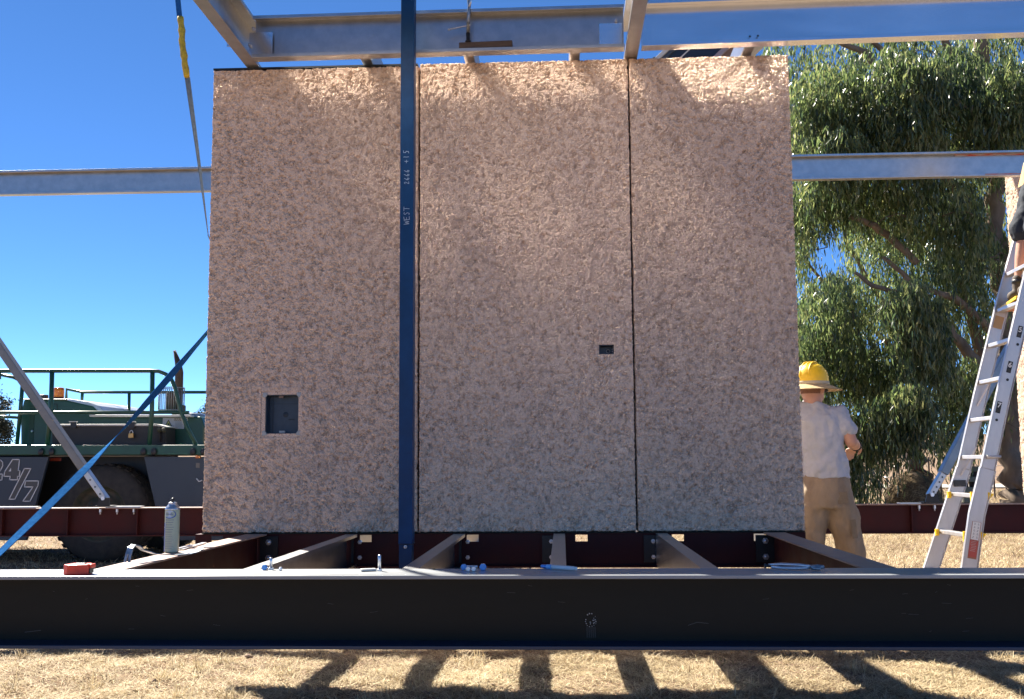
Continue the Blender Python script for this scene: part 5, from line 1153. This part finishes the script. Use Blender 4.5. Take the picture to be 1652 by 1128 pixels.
# root ball
c = at(1475, 800, Y=20.4); t = thing('root_ball', 'rounded straw covered root ball in front of the dark tree trunk', 'root ball', (c.x, c.y, 0))
q = MB(); q.ball((c.x, c.y, .35), (.52,.46,.56), 14)
for i, v in enumerate(q.v): s = 1 + .05*math.sin(9*v[0]+5*v[2]) + random.uniform(-.02,.02); q.v[i] = (c.x+(v[0]-c.x)*s, c.y+(v[1]-c.y)*s, .35+(v[2]-.35)*s)
q.build('ball', mat('brown_root_earth', (.17,.12,.07), .95, 0, col2=(.07,.045,.03), scale=7, bump=.9, bscale=22), t)
r = np.random.default_rng(4); n = 2600; u = r.normal(size=(n,3)); u /= np.linalg.norm(u,axis=1)[:,None]; u = u[u[:,2] > -.3]; n = len(u)
P = np.array([c.x, c.y, .35]) + u*np.array([.53,.47,.57]); tn = np.cross(u, r.normal(size=(n,3))*.5 + np.array([0,1,.2])); tn /= np.linalg.norm(tn,axis=1)[:,None]; sd_ = np.cross(u, tn)*.005; L_ = r.uniform(.06,.2,n)[:,None]
V = np.stack([P-tn*L_/2-sd_, P-tn*L_/2+sd_, P+tn*L_/2+sd_+u*.02, P+tn*L_/2-sd_+u*.02],1).reshape(-1,3); i = np.arange(n)*4
np_mesh('straw', V, np.stack([i,i+1,i+2,i+3],-1), island_mat('root_straw', [(.10,.065,.035),(.22,.15,.08),(.36,.26,.14),(.14,.09,.05)], 0, .8, .2), 'stuff', False, t)
# stacked old sleepers and a post and rail fence near the tree
t = thing('sleeper_stack', 'low stack of grey timber sleepers seen through the ladder', 'timber stack', tuple(at(1565, 812, Y=21))); t.location.z = 0; ORG[t.name] = Vector(t.location)
a = at(1548, 800, Y=21); b = at(1583, 800, Y=21)
for k in range(5):
    z = .10 + k*.20; MB().box(a.x+random.uniform(-.04,.04), b.x+random.uniform(-.04,.04), 20.8, 21.1, z, z+.10).build('sleeper', mat('grey_green_timber', (.28,.27,.20), .9, 0, var=.3, scale=5, bump=.3, bscale=30) if k == 0 else bpy.data.materials['grey_green_timber'], t, .01)
for k in range(3): MB().box(a.x+.03+k*.18, a.x+.12+k*.18, 20.83, 21.05, .0, 1.0).build('spacer', M['barkdark'], t)
t = thing('wire_fence', 'old wire fence with thin posts beyond the ladder', 'fence', tuple(at(1600, 800, Y=30))); t.location.z = 0; ORG[t.name] = Vector(t.location)
for px in range(1400, 1760, 17):
    a = at(px+random.uniform(-3,3), 790, Y=30); MB().box(a.x-.02, a.x+.02, 29.98, 30.02, -.05, random.uniform(1.0,1.25)).build('fence_post', M['barkdark'], t)
for z in (.35, .65, .95): MB().tube([(at(1390,0,Y=30).x, 30, z), (at(1770,0,Y=30).x, 30, z)], .006, 5).build('wire', M['galv'], t)
# far trees at left
def bushy(name, label, c, rx, rz, n, seed, lw, shape=None):
    t = thing(name, label, 'tree', (c[0], c[1], 0)); r = np.random.default_rng(seed)
    MB().tube([(c[0],c[1],0),(c[0]+.1,c[1],c[2]*.6),(c[0],c[1],c[2]+rz*.3)], [rx*.07,rx*.05,rx*.02], 10).build('trunk', M['barkdark'], t)
    for k in range(7): a = k*.9; MB().tube([(c[0],c[1],c[2]*.4+.25*k), (c[0]+math.cos(a)*rx*.6, c[1]+math.sin(a)*rx*.5, c[2]-.2*rz+.18*k*rz)], [rx*.03,rx*.01], 7).build('limb', M['barkdark'], t)
    cc = r.normal(size=(60,3)); cc /= np.linalg.norm(cc,axis=1)[:,None]; cc *= r.uniform(.35,.95,60)[:,None]; cc = cc*np.array([rx,rx,rz]) + np.array(c)
    b = cc[r.integers(0,60,n)] + r.normal(0, 1, (n,3))*np.array([rx,rx,rz*.7])*.13; L_ = r.uniform(.5,1.3,n)[:,None]*lw
    d = r.normal(size=(n,3)); d /= np.linalg.norm(d,axis=1)[:,None]; s = np.cross(d, r.normal(size=(n,3))); s /= np.linalg.norm(s,axis=1)[:,None]
    V = np.stack([b - d*L_, b + s*L_*.4, b + d*L_, b - s*L_*.4],1).reshape(-1,3); i = np.arange(n)*4
    np_mesh('foliage', V, np.stack([i,i+1,i+2,i+3],-1), M['farleaf'], 'stuff', False, t)
c = at(-22, 688, Y=58); bushy('pine_tree', 'dark spreading tree far off behind the green machine at left', (c.x, 58, c.z), 1.75, 2.1, 9000, 3, .10)
c = at(-95, 700, Y=60); bushy('pine_tree', 'second dark tree beyond the left edge behind the green machine', (c.x, 60, c.z), 2.2, 1.9, 5000, 4, .12)
c = at(338, 688, Y=60); bushy('shrub_tree', 'small dark tree peeping out beside the left edge of the panels', (c.x, 60, c.z), 1.0, 1.5, 3600, 5, .09)
c = at(300, 640, Y=60)
